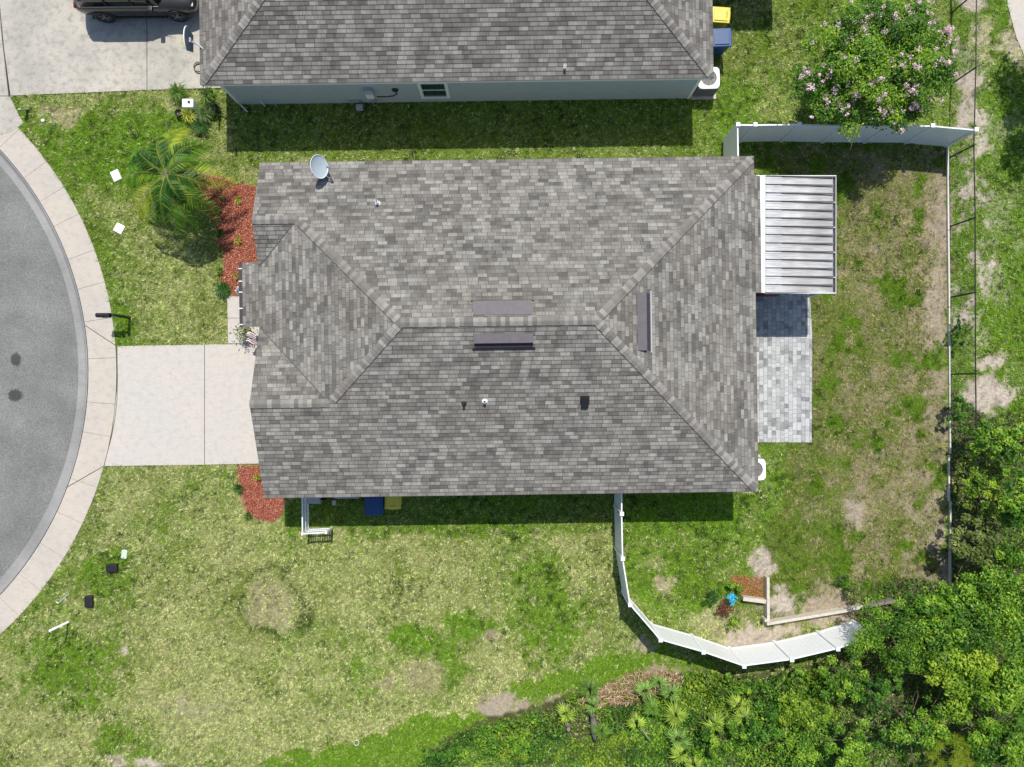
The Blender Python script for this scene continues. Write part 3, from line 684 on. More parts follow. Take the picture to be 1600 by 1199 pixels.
capobj([((n_w, n_s, ZE), (n_w+6, mid, zr), hk), ((n_e, n_s, ZE), (n_e-6, mid, zr), hk), ((n_w+6, mid, zr), (n_e-6, mid, zr), S), ((n_w, n_n, ZE), (n_w+6, mid, zr), hk), ((n_e, n_n, ZE), (n_e-6, mid, zr), hk)], nh)
bm = bmesh.new()
for a, b in [((n_w, n_s+e), (n_e, n_s+e)), ((n_w, n_n-e), (n_e, n_n-e)), ((n_w+e, n_s), (n_w+e, n_n)), ((n_e-e, n_s), (n_e-e, n_n))]: board(bm, (*a, ZE-.01), (*b, ZE-.01), .17)
obj('fascia', bm, M_PAINT, nh)
bm = bmesh.new(); bx(bm, n_w+.05, n_s+.05, 2.42, n_e-.05, n_n-.05, 2.44); obj('soffit', bm, M_PAINT, nh)
wx0, wy0 = NL(*P(374, 163)); wx1, wy1 = NL(*P(1077, 155)); ws = (wy0+wy1)/2
bm = bmesh.new(); prism(bm, [(wx0, ws), (wx1, ws), (wx1, n_n-.4), (wx0, n_n-.4)], -.1, 2.419); obj('wall', bm, M_STUCCO, nh)
for x in (wx0, wx1):      # white corner trim
    bm = bmesh.new(); bx(bm, x-.012 if x == wx0 else x-.10, ws-.02, 0, x+.10 if x == wx0 else x+.012, ws+.08, 2.418); obj('corner_trim', bm, M_WHITE, nh)
x, y = P(681, 151, .5); a, b = NL(x, y); make_window(nh, (a, ws, 1.2), 1.12, 1.45, 'x', sgn=-1)
def on_wall(px, z): return NL(*P(px, 145, z))[0]
a = on_wall(577, 1.1)
m = box('meter_box', (a-.17, ws-.15, .75), (a+.17, ws, 1.45), M_ALU, nh, .015); box('cover', (a-.14, ws-.17, .78), (a+.14, ws-.15, 1.15), M_WHITE, m, .008)
bm = bmesh.new(); tube(bm, [(a+.05, ws-.04, .75), (a+.08, ws-.04, 0)], .02, 8); obj('conduit', bm, M_ALU, m)
a2 = on_wall(617, 1.3)
bm = bmesh.new(); lathe(bm, [(.0005, .06), (.11, .06), (.13, 0)], 20, Matrix.Translation((a2, ws-.002, 1.25)) @ Matrix.Rotation(R(90), 4, 'X')); obj('junction_box', bm, M_BLACK, nh)
bm = bmesh.new(); tube(bm, [(a2, ws-.03, 1.2), (a2+.02, ws-.03, .9), (a2-.15, ws-.03, .7), (a2-.5, ws-.03, .62), (a+.2, ws-.03, .66)], .018, 6); obj('cable', bm, M_BLACK, nh)
a3 = on_wall(545, .3)
bm = bmesh.new()
tube(bm, [(a3, ws-.04, .0), (a3, ws-.04, .3), (a3+.5, ws-.05, .34), (a3+.55, ws-.05, .0)], .022, 8); obj('pipework', bm, M_ALU, nh); bm = bmesh.new(); tube(bm, [(a3+.9, ws-.1, 0), (a3+.9, ws-.1, .34), (a3+1.2, ws-.05, .34)], .02, 8)
obj('pipework', bm, M_ALU, nh); bm = bmesh.new(); bx(bm, a3+.25, ws-.32, 0, a3+.5, ws-.12, .2, bev=.01); obj('valve_box', bm, M_ALU, nh)
for px, hh in ((412, .5), (430, .35)):
    a4 = on_wall(px, .2); bm = bmesh.new(); tube(bm, [(a4, ws-.1, 0), (a4-.03, ws-.07, hh)], .015, 8); obj('drain_pipe', bm, M_ALU if px == 430 else M_WHITE, nh)
bm = bmesh.new(); a5 = wx0-.02; tube(bm, [(a5+.35, ws-.30, 0.02), (a5+.12, ws-.06, .1), (a5+.05, ws-.03, .3), (a5+.05, ws-.03, 2.4)], .03, 8); obj('downpipe', bm, M_WHITE, nh)
# lower wing of the same house whose shade falls on the lawn beyond the bins
n6, _ = NL(10.34, 16); _, n7 = NL(10, 15.44)
bm = bmesh.new(); roof_plane(bm, [(n_e-.3, n7), (n6, n7), (n6, n7+6), (n_e-.3, n7+6)], .02, n7, 'S', ZE-.03, 2.2); bx(bm, n_e-.25, n7+.01, 2.45, n6-.01, n7+5.9, 2.565); obj('wing_roof', bm, M_SHN, nh)
for yy in (n7+.15, n7+5.6): bm = bmesh.new(); bx(bm, n6-.3, yy, 0, n6-.15, yy+.15, 2.45); obj('wing_post', bm, M_PAINT, nh)
pa, pb = HL(884, 104, 2.9)
x, y = P(883, 102, 2.95); a, b = NL(x, y)
bm = bmesh.new(); z0 = ZE+S*(b-n_s); tube(bm, [(a, b, z0-.02), (a, b, z0+.22)], .045, 12); o = obj('plumbing_vent', bm, M_WHITE, nh); bm = bmesh.new(); bmesh.ops.create_circle(bm, cap_ends=True, radius=.035, segments=12, matrix=Matrix.Translation((a, b, z0+.224))); obj('opening', bm, M_BLACK, o)

# ------------------------------------------------------------------ patio cover
def patio_cover():
    zt, zi = 2.30, 2.42
    x0, yN = P(1190, 275, zi); x1, yS = P(1306, 458, zt); xo = x1
    t = empty('patio_cover', (x0, (yN+yS)/2, 0), 'white ribbed metal patio cover beside the right side of the central roof', 'patio cover')
    oy = (yN+yS)/2; yN -= oy; yS -= oy; L = xo-x0
    n = 14; bm = bmesh.new(); bs = bmesh.new(); w = (yN-yS)/n
    def z(x): return zi+(zt-zi)*x/L
    for i in range(n):
        ya, yb = yS+i*w, yS+(i+1)*w
        prof = [(ya+.000, .055), (ya+.022, .055), (ya+.026, 0), (yb-.10, 0), (yb-.075, .010), (yb-.05, 0), (yb-.003, 0), (yb-.001, .055)]
        A = [bm.verts.new((.15, y, z(.15)+h)) for y, h in prof]; B = [bm.verts.new((L-.11, y, z(L-.11)+h)) for y, h in prof]
        for k in range(len(prof)-1): bm.faces.new((A[k], A[k+1], B[k+1], B[k])).material_index = 0
        # channel shadow seam
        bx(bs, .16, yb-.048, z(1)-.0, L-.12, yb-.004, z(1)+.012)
    bx(bm, .1, yS, zt-.09, L-.12, yN, zt-.02)
    bmesh.ops.recalc_face_normals(bm, faces=bm.faces)
    tt = NT('pan_aluminium'); p = tt.obj(); mp = tt.n('Mapping', {'Vector': p, 'Scale': (1.0, 22, 1)}); a = tt.noise(mp.outputs[0], 1.6, 4, .7); b = tt.noise(p, 1.0, 3)
    gx = tt.n('SeparateXYZ', {0: p}).outputs[0]
    k = tt.math('ADD', tt.math('MULTIPLY', a, .75), tt.math('MULTIPLY', b, .5)); k = tt.math('ADD', k, tt.math('MULTIPLY', gx, .07))
    tt.col(tt.ramp(k, [(.55, (.60, .61, .61)), (.72, (.42, .42, .42)), (.92, (.27, .26, .26))])); tt.rough(.45)
    obj('roof_panel', bm, tt.m, t); 
    for f in bs.faces: f.normal_update()
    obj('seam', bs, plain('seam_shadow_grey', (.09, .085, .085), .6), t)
    bm = bmesh.new(); bx(bm, -.20, yS-.01, zi-.03, .12, yN+.01, zi+.05, bev=.006); obj('header', bm, M_WHITE, t)
    bm = bmesh.new(); bx(bm, L-.11, yS-.01, zt-.10, L-.005, yN+.01, zt-.085); bx(bm, L-.015, yS-.01, zt-.085, L, yN+.01, zt+.03); g = obj('gutter', bm, M_WHITE, t)
    bm = bmesh.new(); bx(bm, L-.108, yS+.0, zt-.084, L-.017, yN, zt-.07); obj('gutter_trough', bm, M_VENTD, g)
    for i in range(1, 5): bm = bmesh.new(); bx(bm, L-.12, yS+(yN-yS)*i/4.65-.35, zt+.012, L, yS+(yN-yS)*i/4.65-.33, zt+.03); obj('gutter_strap', bm, M_WHITE, g)
    for ya, yb in ((yN+.002, yN+.03), (yS-.03, yS-.002)): bm = bmesh.new(); bx(bm, .15, ya, zt-.07, L-.02, yb, zt+.085); obj('side_trim', bm, M_PAINT, t)
    for y in (yS+.12, 0, yN-.12): box('post', (L-.25, y-.05, 0), (L-.15, y+.05, zt-.1), M_WHITE, t)
patio_cover()

# ------------------------------------------------------------------ privacy fences (white vinyl)
def privacy_fence(pts_px, label, h=1.83, skip_first=False, latch=None):
    """pts_px: picture points of the TOP of each post"""
    pts = [P3(px, py, h, 0) for px, py in pts_px]; o0 = pts[0].copy()
    t = empty('privacy_fence', o0, label, 'fence'); pts = [p-o0 for p in pts]
    for i, p in enumerate(pts):
        if skip_first and i == 0: continue
        bm = bmesh.new(); bx(bm, p.x-.058, p.y-.058, 0, p.x+.058, p.y+.058, h+.02, bev=.006); q = obj('post', bm, M_WHITE, t)
        bm = bmesh.new(); bx(bm, p.x-.075, p.y-.075, h+.02, p.x+.075, p.y+.075, h+.05, bev=.008); obj('post_cap', bm, M_WHITE, q)
    for a, b in zip(pts[:-1], pts[1:]):
        d = (b-a); L = d.length; rz = math.atan2(d.y, d.x); M = Matrix.Translation(a) @ Matrix.Rotation(rz, 4, 'Z')
        bm = bmesh.new(); n = max(3, int((L-.14)/.152)); w = (L-.13)/n
        for k in range(n):
            x = .065+k*w; bx(bm, x+.002, -.012, .14, x+w-.002, .012, h-.14, M=M)
            bx(bm, x-.001, -.008, .15, x+.003, .008, h-.15, M=M)
        p = obj('panel', bm, M_WHITE, t)
        for z0, z1 in ((.06, .19), (h-.19, h-.03)): bm = bmesh.new(); bx(bm, .05, -.024, z0, L-.05, .024, z1, bev=.004, M=M); obj('rail', bm, M_WHITE, p)
    return t
f1 = privacy_fence([(1154, 262), (1153, 195), (1180, 195.2), (1249, 194.5), (1318, 196), (1388, 196.5), (1457, 196.8), (1525, 203)], 'white vinyl privacy fence running behind the patio cover under the flowering tree')
bm = bmesh.new(); x, y = P(1153, 237, 1.0); bx(bm, x-f1.location.x-.03, y-f1.location.y-.15, 1.0, x-f1.location.x+.03, y-f1.location.y+.15, 1.1); obj('latch', bm, M_BLACKM, f1)
f2 = privacy_fence([(972, 748), (971.5, 803), (973, 873), (984.5, 945), (1032, 1000), (1099, 1019), (1162.5, 1041), (1237, 1031), (1309, 1014), (1368, 996)], 'white vinyl privacy fence curving below the right half of the central house')
bm = bmesh.new(); x, y = P(969, 800, 1.5); bx(bm, x-f2.location.x-.1, y-f2.location.y-.03, 1.45, x-f2.location.x+.1, y-f2.location.y+.03, 1.5); obj('latch', bm, M_BLACKM, f2)

# picket fence corner
def picket():
    h = .95
    A = P3(483, 770); B = P3(483.5, 826.5); C = P3(519.5, 824.5)
    t = empty('picket_fence', B, 'low white picket fence corner on the lawn left of the wheeled bins', 'fence')
    for a, b in ((A, B), (B, C)):
        a, b = a-B, b-B; d = b-a; L = d.length; M = Matrix.Translation(a) @ Matrix.Rotation(math.atan2(d.y, d.x), 4, 'Z')
        n = int(L/.085)
        for k in range(n+1): x = k*L/n; bm = bmesh.new(); bx(bm, x-.019, -.011, .05, x+.019, .011, h-.07, M=M); obj('picket', bm, M_WHITE, t)
        for z, hh in ((.15, .06), (h-.07, .06), (.5, .04)): bm = bmesh.new(); bx(bm, 0, -.022, z, L, .022, z+hh, M=M); obj('rail', bm, M_WHITE, t)
    for p in (A-B, B-B, C-B):
        bm = bmesh.new(); bx(bm, p.x-.045, p.y-.045, 0, p.x+.045, p.y+.045, h+.03, bev=.006); obj('post', bm, M_WHITE, t)
picket()

# chain link fence and low kerb along the back
def chainlink():
    h = 1.5; base = [P3(1486, 70), P3(1486, 132), P3(1483, 247), P3(1485, 354), P3(1485, 465), P3(1485.5, 585), P3(1487, 700), P3(1487, 815), P3(1488, 930), P3(1488, 1050), P3(1489, 1180)]
    base = [P3(1487, -60)+Vector((0, 0, 0)), P3(1487, 20)] + base[1:]
    o0 = base[0].copy(); t = empty('chain_link_fence', o0, 'long thin black chain link fence along the right side of the back yard', 'fence'); base = [b-o0 for b in base]
    for i, p in enumerate(base):
        bm = bmesh.new(); tube(bm, [(p.x, p.y, 0), (p.x, p.y, h+.04)], .03, 10); obj('post', bm, M_BLACKM, t)
    bm = bmesh.new(); tube(bm, [(p.x, p.y, h) for p in base], .022, 8); obj('top_rail', bm, M_BLACKM, t)
    bm = bmesh.new(); g = .085
    for a, b in zip(base[:-1], base[1:]):
        d = b-a; L = d.length; d.normalize(); k = -int(h/g)
        while k*g < L:
            for sg in (0, 1):
                u0, u1 = k*g, k*g+h; z0, z1 = (0.03, h) if sg == 0 else (h, .03)
                if u0 < 0: z0 = z0+(z1-z0)*(-u0)/(u1-u0); u0 = 0
                if u1 > L: z1 = z0+(z1-z0)*(L-u0)/(u1-u0); u1 = L
                if u1-u0 < .02: continue
                p, q = a+d*u0, a+d*u1; w = .0018
                bm.faces.new([bm.verts.new(v) for v in ((p.x-w, p.y, z0), (q.x-w, q.y, z1), (q.x+w, q.y, z1), (p.x+w, p.y, z0))])
            k += 1
    m = obj('wire_mesh', bm, M_BLACKM, t)
chainlink()
def low_kerb(name, pts, w, h, mat, label, cat, gap=False):
    pts = [P3(*p) for p in pts]; t = empty(name, pts[0], label, cat); o0 = pts[0].copy()
    for i, (a, b) in enumerate(zip(pts[::2], pts[1::2])):
        a, b = a-o0, b-o0; d = b-a; M = Matrix.Translation(a) @ Matrix.Rotation(math.atan2(d.y, d.x), 4, 'Z')
        bm = bmesh.new(); bx(bm, 0, -w/2, -.05, d.length, w/2, h, bev=.006, M=M); obj('cap_board', bm, mat, t)
low_kerb('edging', [(1479, 226), (1480, 360), (1480, 361), (1481.5, 480), (1481.5, 481), (1482.3, 600), (1482.3, 601), (1483, 709), (1480.8, 711), (1481, 783), (1483.3, 783.5), (1482.5, 960)], .065, .10, M_EDGE, 'long narrow white edging board along the bare right side of the back yard', 'edging')
low_kerb('retaining_wall', [(1195.5, 899), (1196, 968), (1194, 971), (1320, 950), (1321, 950), (1342, 944)], .11, .34, M_TAN, 'tan concrete block retaining wall crossing the bare sand at the bottom of the back yard', 'retaining wall')
low_kerb('retaining_wall', [(1157.5, 932.5), (1193, 937)], .15, .3, M_TAN, 'short tan retaining wall just below the small orange mulch bed', 'retaining wall')
low_kerb('retaining_wall', [(1345, 944), (1392, 936)], .11, .34, M_WOOD, 'dark weathered wooden retaining wall half under the large bush', 'retaining wall')
bm = bmesh.new(); bx(bm, 0, 0, 0, .1, .1, .45, bev=.008); o = obj('stake', bm, M_TAN); o.location = P3(1188.5, 966); tag(o, 'short square tan stake beside the corner of the tan retaining wall', 'stake')

# ------------------------------------------------------------------ bins, condensers, boxes
def wheelie(px, py, ztop, w, d, matl, label, rz=0, group='wheeled bins'):
    x, y = P(px, py, ztop); t = empty('wheeled_bin', (x, y, 0), label, 'bin', group, rz)
    bm = bmesh.new(); A = []
    for z, k in ((.08, .78), (.5, .88), (ztop-.09, 1.0)):
        A.append([bm.verts.new((sx*w/2*k*.95, sy*d/2*k*.93, z)) for sx, sy in ((-1, -1), (1, -1), (1, 1), (-1, 1))])
    for i in range(2):
        for k in range(4): bm.faces.new((A[i][k], A[i][(k+1) % 4], A[i+1][(k+1) % 4], A[i+1][k]))
    bm.faces.new(A[0][::-1]); bm.faces.new(A[-1]); bmesh.ops.bevel(bm, geom=list(bm.edges), offset=.03, segments=2, affect='EDGES'); obj('body', bm, matl, t)
    bm = bmesh.new(); bx(bm, -w/2, -d/2, ztop-.09, w/2, d/2-.06, ztop-.03, bev=.03)
    bx(bm, -w/2+.07, -d/2+.08, ztop-.05, w/2-.07, d/2-.14, ztop, bev=.02); bx(bm, -w/2+.14, -d/2-.015, ztop-.08, w/2-.14, -d/2+.05, ztop-.05, bev=.01); l = obj('lid', bm, matl, t)
    bm = bmesh.new(); bx(bm, -w*.2, -d/2+.12, ztop, w*.2, -d/2+.14, ztop+.006); obj('moulding', bm, M_BLACK if matl is M_YELBIN else matl, l)
    bm = bmesh.new(); tube(bm, [(-w/2+.06, d/2-.03, ztop-.06), (w/2-.06, d/2-.03, ztop-.06)], .018, 8); obj('handle', bm, matl, t)
    for s in (-1, 1):
        bm = bmesh.new(); tube(bm, [(s*(w/2-.04), d/2-.10, .11), (s*(w/2+.02), d/2-.10, .11)], .11, 16); obj('wheel', bm, M_BLACK, t)
wheelie(583.5, 788, 1.08, .70, .84, M_BLUEBIN, 'blue wheeled bin in the shade below the central roof, left of the yellow one')
wheelie(613.5, 779, 1.0, .62, .84, M_YELBIN, 'dull yellow wheeled bin in the shade below the central roof')
wheelie(1126, 22.5, 1.02, .60, .74, M_YELBIN, 'bright yellow wheeled bin in sun at the corner of the blue grey house', R(86))
wheelie(1127, 58, 1.08, .70, .80, M_BLUEBIN, 'blue wheeled bin in sun at the corner of the blue grey house', R(92))
def condenser(px, py, label, s=.82, h=.85):
    x, y = P(px, py, h); t = empty('air_conditioner', (x, y, 0), label, 'air conditioner', 'outdoor air conditioner units', TH)
    box('pad', (-s/2-.08, -s/2-.08, 0), (s/2+.08, s/2+.08, .07), M_TAN, t)
    bm = bmesh.new(); bx(bm, -s/2+.01, -s/2+.01, .07, s/2-.01, s/2-.01, h-.03, bev=.04)
    for i in range(14): bx(bm, -s/2+.06, -s/2, .12+i*.047, s/2-.06, s/2, .135+i*.047); bx(bm, -s/2, -s/2+.06, .121+i*.047, s/2, s/2-.06, .134+i*.047)
    obj('casing', bm, M_STEEL, t)
    bm = bmesh.new(); sq = [(-s/2, -s/2), (s/2, -s/2), (s/2, s/2), (-s/2, s/2)]; n = 28; out = []; inn = []
    for k in range(n):
        a = 2*math.pi*k/n; m = .42*s
        c, sn = math.cos(a), math.sin(a); q = 1/((abs(c)**7+abs(sn)**7)**(1/7)); out.append((c*q*s/2, sn*q*s/2)); inn.append((c*m*.88, sn*m*.88))
    for z0, z1 in ((h-.04, h+.012),):
        o1 = [bm.verts.new((*p, z1)) for p in out]; i1 = [bm.verts.new((*p, z1)) for p in inn]; o2 = [bm.verts.new((*p, z0)) for p in out]; i2 = [bm.verts.new((*p, z0-.03)) for p in inn]
        for k in range(n):
            j = (k+1) % n; bm.faces.new((o1[k], o1[j], i1[j], i1[k])); bm.faces.new((o2[k], o2[j], o1[j], o1[k])); bm.faces.new((i1[k], i1[j], i2[j], i2[k]))
    bmesh.ops.recalc_face_normals(bm, faces=bm.faces); obj('top_cover', bm, M_WHITE, t)
    bm = bmesh.new(); bmesh.ops.create_circle(bm, cap_ends=True, radius=.37*s, segments=32, matrix=Matrix.Translation((0, 0, h-.2))); obj('fan_well', bm, M_BLACK, t)
    bm = bmesh.new()
    for k in range(3):
        a = k*2.094+.4; pts = [(.05, -.02), (.30*s, -.09), (.36*s, .06), (.22*s, .12), (.05, .03)]
        bm.faces.new([bm.verts.new((x*math.cos(a)-y*math.sin(a), x*math.sin(a)+y*math.cos(a), h-.1+y*.25)) for x, y in pts])
    tube(bm, [(0, 0, h-.15), (0, 0, h-.04)], .06, 12); obj('fan', bm, M_ALU, t)
    bm = bmesh.new()
    for r in (.08, .15, .22, .29, .35): torus(bm, (0, 0, h+.005), r*s/.82*.95, .0035, n=32, m=4)
    for k in range(8): a = k*math.pi/4; tube(bm, [(0, 0, h+.006), (.37*s*math.cos(a), .37*s*math.sin(a), h+.006)], .004, 4)
    obj('grille', bm, M_STEEL, t)
condenser(1179.5, 734, 'white topped air conditioner half hidden under the right edge of the central roof')
condenser(1107.5, 122, 'dark sided air conditioner with white top at the corner of the blue grey house')

def cover(px, py, w, l, rz, mat, label, name='utility_cover', h=.06, cat='utility cover', group=None, spots=True, round_=.03):
    x, y = P(px, py); bm = bmesh.new(); bx(bm, -w/2, -l/2, -.02, w/2, l/2, h, bev=round_)
    if spots:
        o = empty(name, (x, y, 0), label, cat, group, R(rz)); obj('lid', bm, mat, o)
        bm = bmesh.new(); bx(bm, -.02, -l*.38, h, .02, -l*.38+.02, h+.003); bx(bm, -.012, l*.3, h, .012, l*.3+.02, h+.003); obj('lifting_slot', bm, M_BLACK, o)
    else:
        o = obj(name, bm, mat); o.location = (x, y, 0); o.rotation_euler = (0, 0, R(rz)); tag(o, label, cat, group)
    return o
cover(182, 275, .33, .42, 25, M_WHITE, 'rectangular white utility cover in the grass nearer the grey concrete neighbour drive')
cover(187, 357.5, .36, .36, -28, M_WHITE, 'squarish white utility cover in the grass below the palm tree')
cover(195, 866, .22, .34, -8, plain('pale_green_plastic', (.55, .66, .52), .5), 'small pale green utility cover beside the black one on the lower lawn')
cover(177, 887, .44, .34, 3, M_BLACK, 'wider black utility box nearest the pale green cover', 'valve_box', .14, 'utility box', 'black utility boxes', True, .05)
cover(141, 939, .32, .46, 2, M_BLACK, 'taller black utility box between the kerb and the lower lawn', 'valve_box', .14, 'utility box', 'black utility boxes', True, .05)
def stick(px0, py0, px1, py1, r, mat, label, z0=.03, z1=.03, cat='pipe', name='pipe'):
    a = P3(px0, py0, z0); b = P3(px1, py1, z1); bm = bmesh.new(); o0 = a.copy(); o0.z = 0; tube(bm, [a-o0, b-o0], r, 10); o = obj(name, bm, mat); o.location = o0; tag(o, label, cat); return o
# marker post: base in the grass, top towards the frame edge
o = stick(107, 972, 77.5, 986, .04, M_WHITE, 'white square topped marker post standing on the lower lawn near the sidewalk', 0, 1.1, 'post', 'marker_post')
o = stick(108, 928, 91, 943, .022, M_WHITE, 'thin white stick lying in the grass near the sidewalk', .03, .05)
stick(91, 943, 88.5, 940.5, .022, M_WHITE, 'tiny white end piece beside the thin white stick', .05, .05)
bm = bmesh.new(); vs = [(-.09, 0, 0), (.09, 0, 0), (.02, -.02, .55), (-.02, -.02, .55)]
bx(bm, -.06, -.015, 0, .06, .015, .5, bev=.005); bmesh.ops.rotate(bm, verts=bm.verts, matrix=Matrix.Rotation(R(20), 3, 'X')); o = obj('marker_post', bm, M_WHITE); o.location = P3(43, 171); tag(o, 'flat white marker stake at the grass corner beside the neighbour drive', 'post')
bm = bmesh.new(); lathe(bm, [(.001, .06), (.05, .06), (.07, .04), (.075, 0)], 18); o = obj('cleanout_cap', bm, M_WHITE); o.location = P3(67.5, 189); tag(o, 'small round white cap in the grass below the brown patch', 'pipe cap')
bm = bmesh.new(); torus(bm, (0, 0, .03), .10, .018); o = obj('ring', bm, M_TAN); o.location = P3(558, 1159); o.location.z = .07; tag(o, 'small pale ring lying in the bright green weeds', 'ring')
# white planter box by the neighbour's corner
t = empty('planter', P3(301, 168), 'white rounded planter box among weeds at the corner of the blue grey house', 'planter')
bm = bmesh.new(); bx(bm, -.22, -.17, 0, .22, .17, .45, bev=.06); obj('box', bm, M_WHITE, t); bm = bmesh.new(); lathe(bm, [(.001, .06), (.04, .05), (.05, 0)], 12, Matrix.Translation((.06, .03, .45))); obj('knob', bm, M_BLACK, t)

# mailbox
def mailbox():
    b = P3(203, 497); t = empty('mailbox', b, 'black mailbox on a black post leaning out over the sidewalk', 'mailbox')
    bm = bmesh.new(); bx(bm, -.05, -.05, 0, .05, .05, 1.18, bev=.008); obj('post', bm, M_BLACKM, t)
    bm = bmesh.new(); bx(bm, -.62, -.04, .96, .06, .04, 1.02, bev=.006); tube(bm, [(-.05, 0, .68), (-.32, 0, .97)], .02, 8); obj('arm', bm, M_BLACKM, t)
    bm = bmesh.new(); n = 10; pr = [(-.085, 0), (.085, 0)] + [(.085*math.cos(math.pi*k/n), .11+.085*math.sin(math.pi*k/n)) for k in range(n+1)]
    A = [bm.verts.new((-.66, y, 1.02+z)) for y, z in pr]; B = [bm.verts.new((-.15, y, 1.02+z)) for y, z in pr]
    m = len(pr)
    for k in range(m): bm.faces.new((A[k], A[(k+1) % m], B[(k+1) % m], B[k]))
    bm.faces.new(A[::-1]); bm.faces.new(B); bmesh.ops.recalc_face_normals(bm, faces=bm.faces); q = obj('box', bm, M_BLACKM, t)
    box('door_knob', (-.69, -.015, 1.17), (-.66, .015, 1.2), M_ALU, q)
    box('flag', (-.45, -.105, 1.1), (-.25, -.09, 1.14), M_BLACKM, q)
mailbox()

# basketball hoop over the neighbour's drive
def hoop():
    c = Vector((-11.42, 12.15, 0)); t = empty('basketball_hoop', c, 'small basketball backboard with yellow rim at the left edge of the neighbour roof', 'basketball hoop')
    bm = bmesh.new(); n = 14; out = [(.42*math.cos(math.pi*k/n), .22+.28*math.sin(math.pi*k/n)) for k in range(n+1)]; pr = [(-.30, -.18), (.30, -.18)]+[(y, z-.0) for y, z in out]
    A = [bm.verts.new((-.015, y, 2.75+z)) for y, z in pr]; B = [bm.verts.new((.015, y, 2.75+z)) for y, z in pr]; m = len(pr)
    for k in range(m): bm.faces.new((A[k], A[(k+1) % m], B[(k+1) % m], B[k]))
    bm.faces.new(A[::-1]); bm.faces.new(B); bmesh.ops.recalc_face_normals(bm, faces=bm.faces); obj('backboard', bm, plain('slate_plastic', (.13, .17, .19), .5), t)
    bm = bmesh.new(); tube(bm, [(-.02, y, 2.75+z) for y, z in out], .018, 6); obj('trim', bm, M_WHITE, t)
    bm = bmesh.new(); torus(bm, (-.22, -.02, 2.72), .17, .014, n=24, m=6)
    obj('rim', bm, plain('yellow_green_paint', (.62, .72, .06), .4), t)
    bm = bmesh.new(); tube(bm, [(.02, 0, 2.75), (.22, -.06, 2.72), (.45, -.25, 2.62), (.5, -.3, 2.3)], .035, 8); bx(bm, .015, -.08, 2.65, .06, .08, 2.9); obj('bracket', bm, M_ALU, t)
hoop()
bm = bmesh.new(); torus(bm, (0, 0, .05), .19, .018); torus(bm, (0.01, 0, .085), .185, .018); o = obj('hose_coil', bm, M_WOOD); o.location = P3(311.5, 106.5); o.location.z = .03; tag(o, 'small dark hose coil on the concrete against the neighbour roof edge', 'hose')

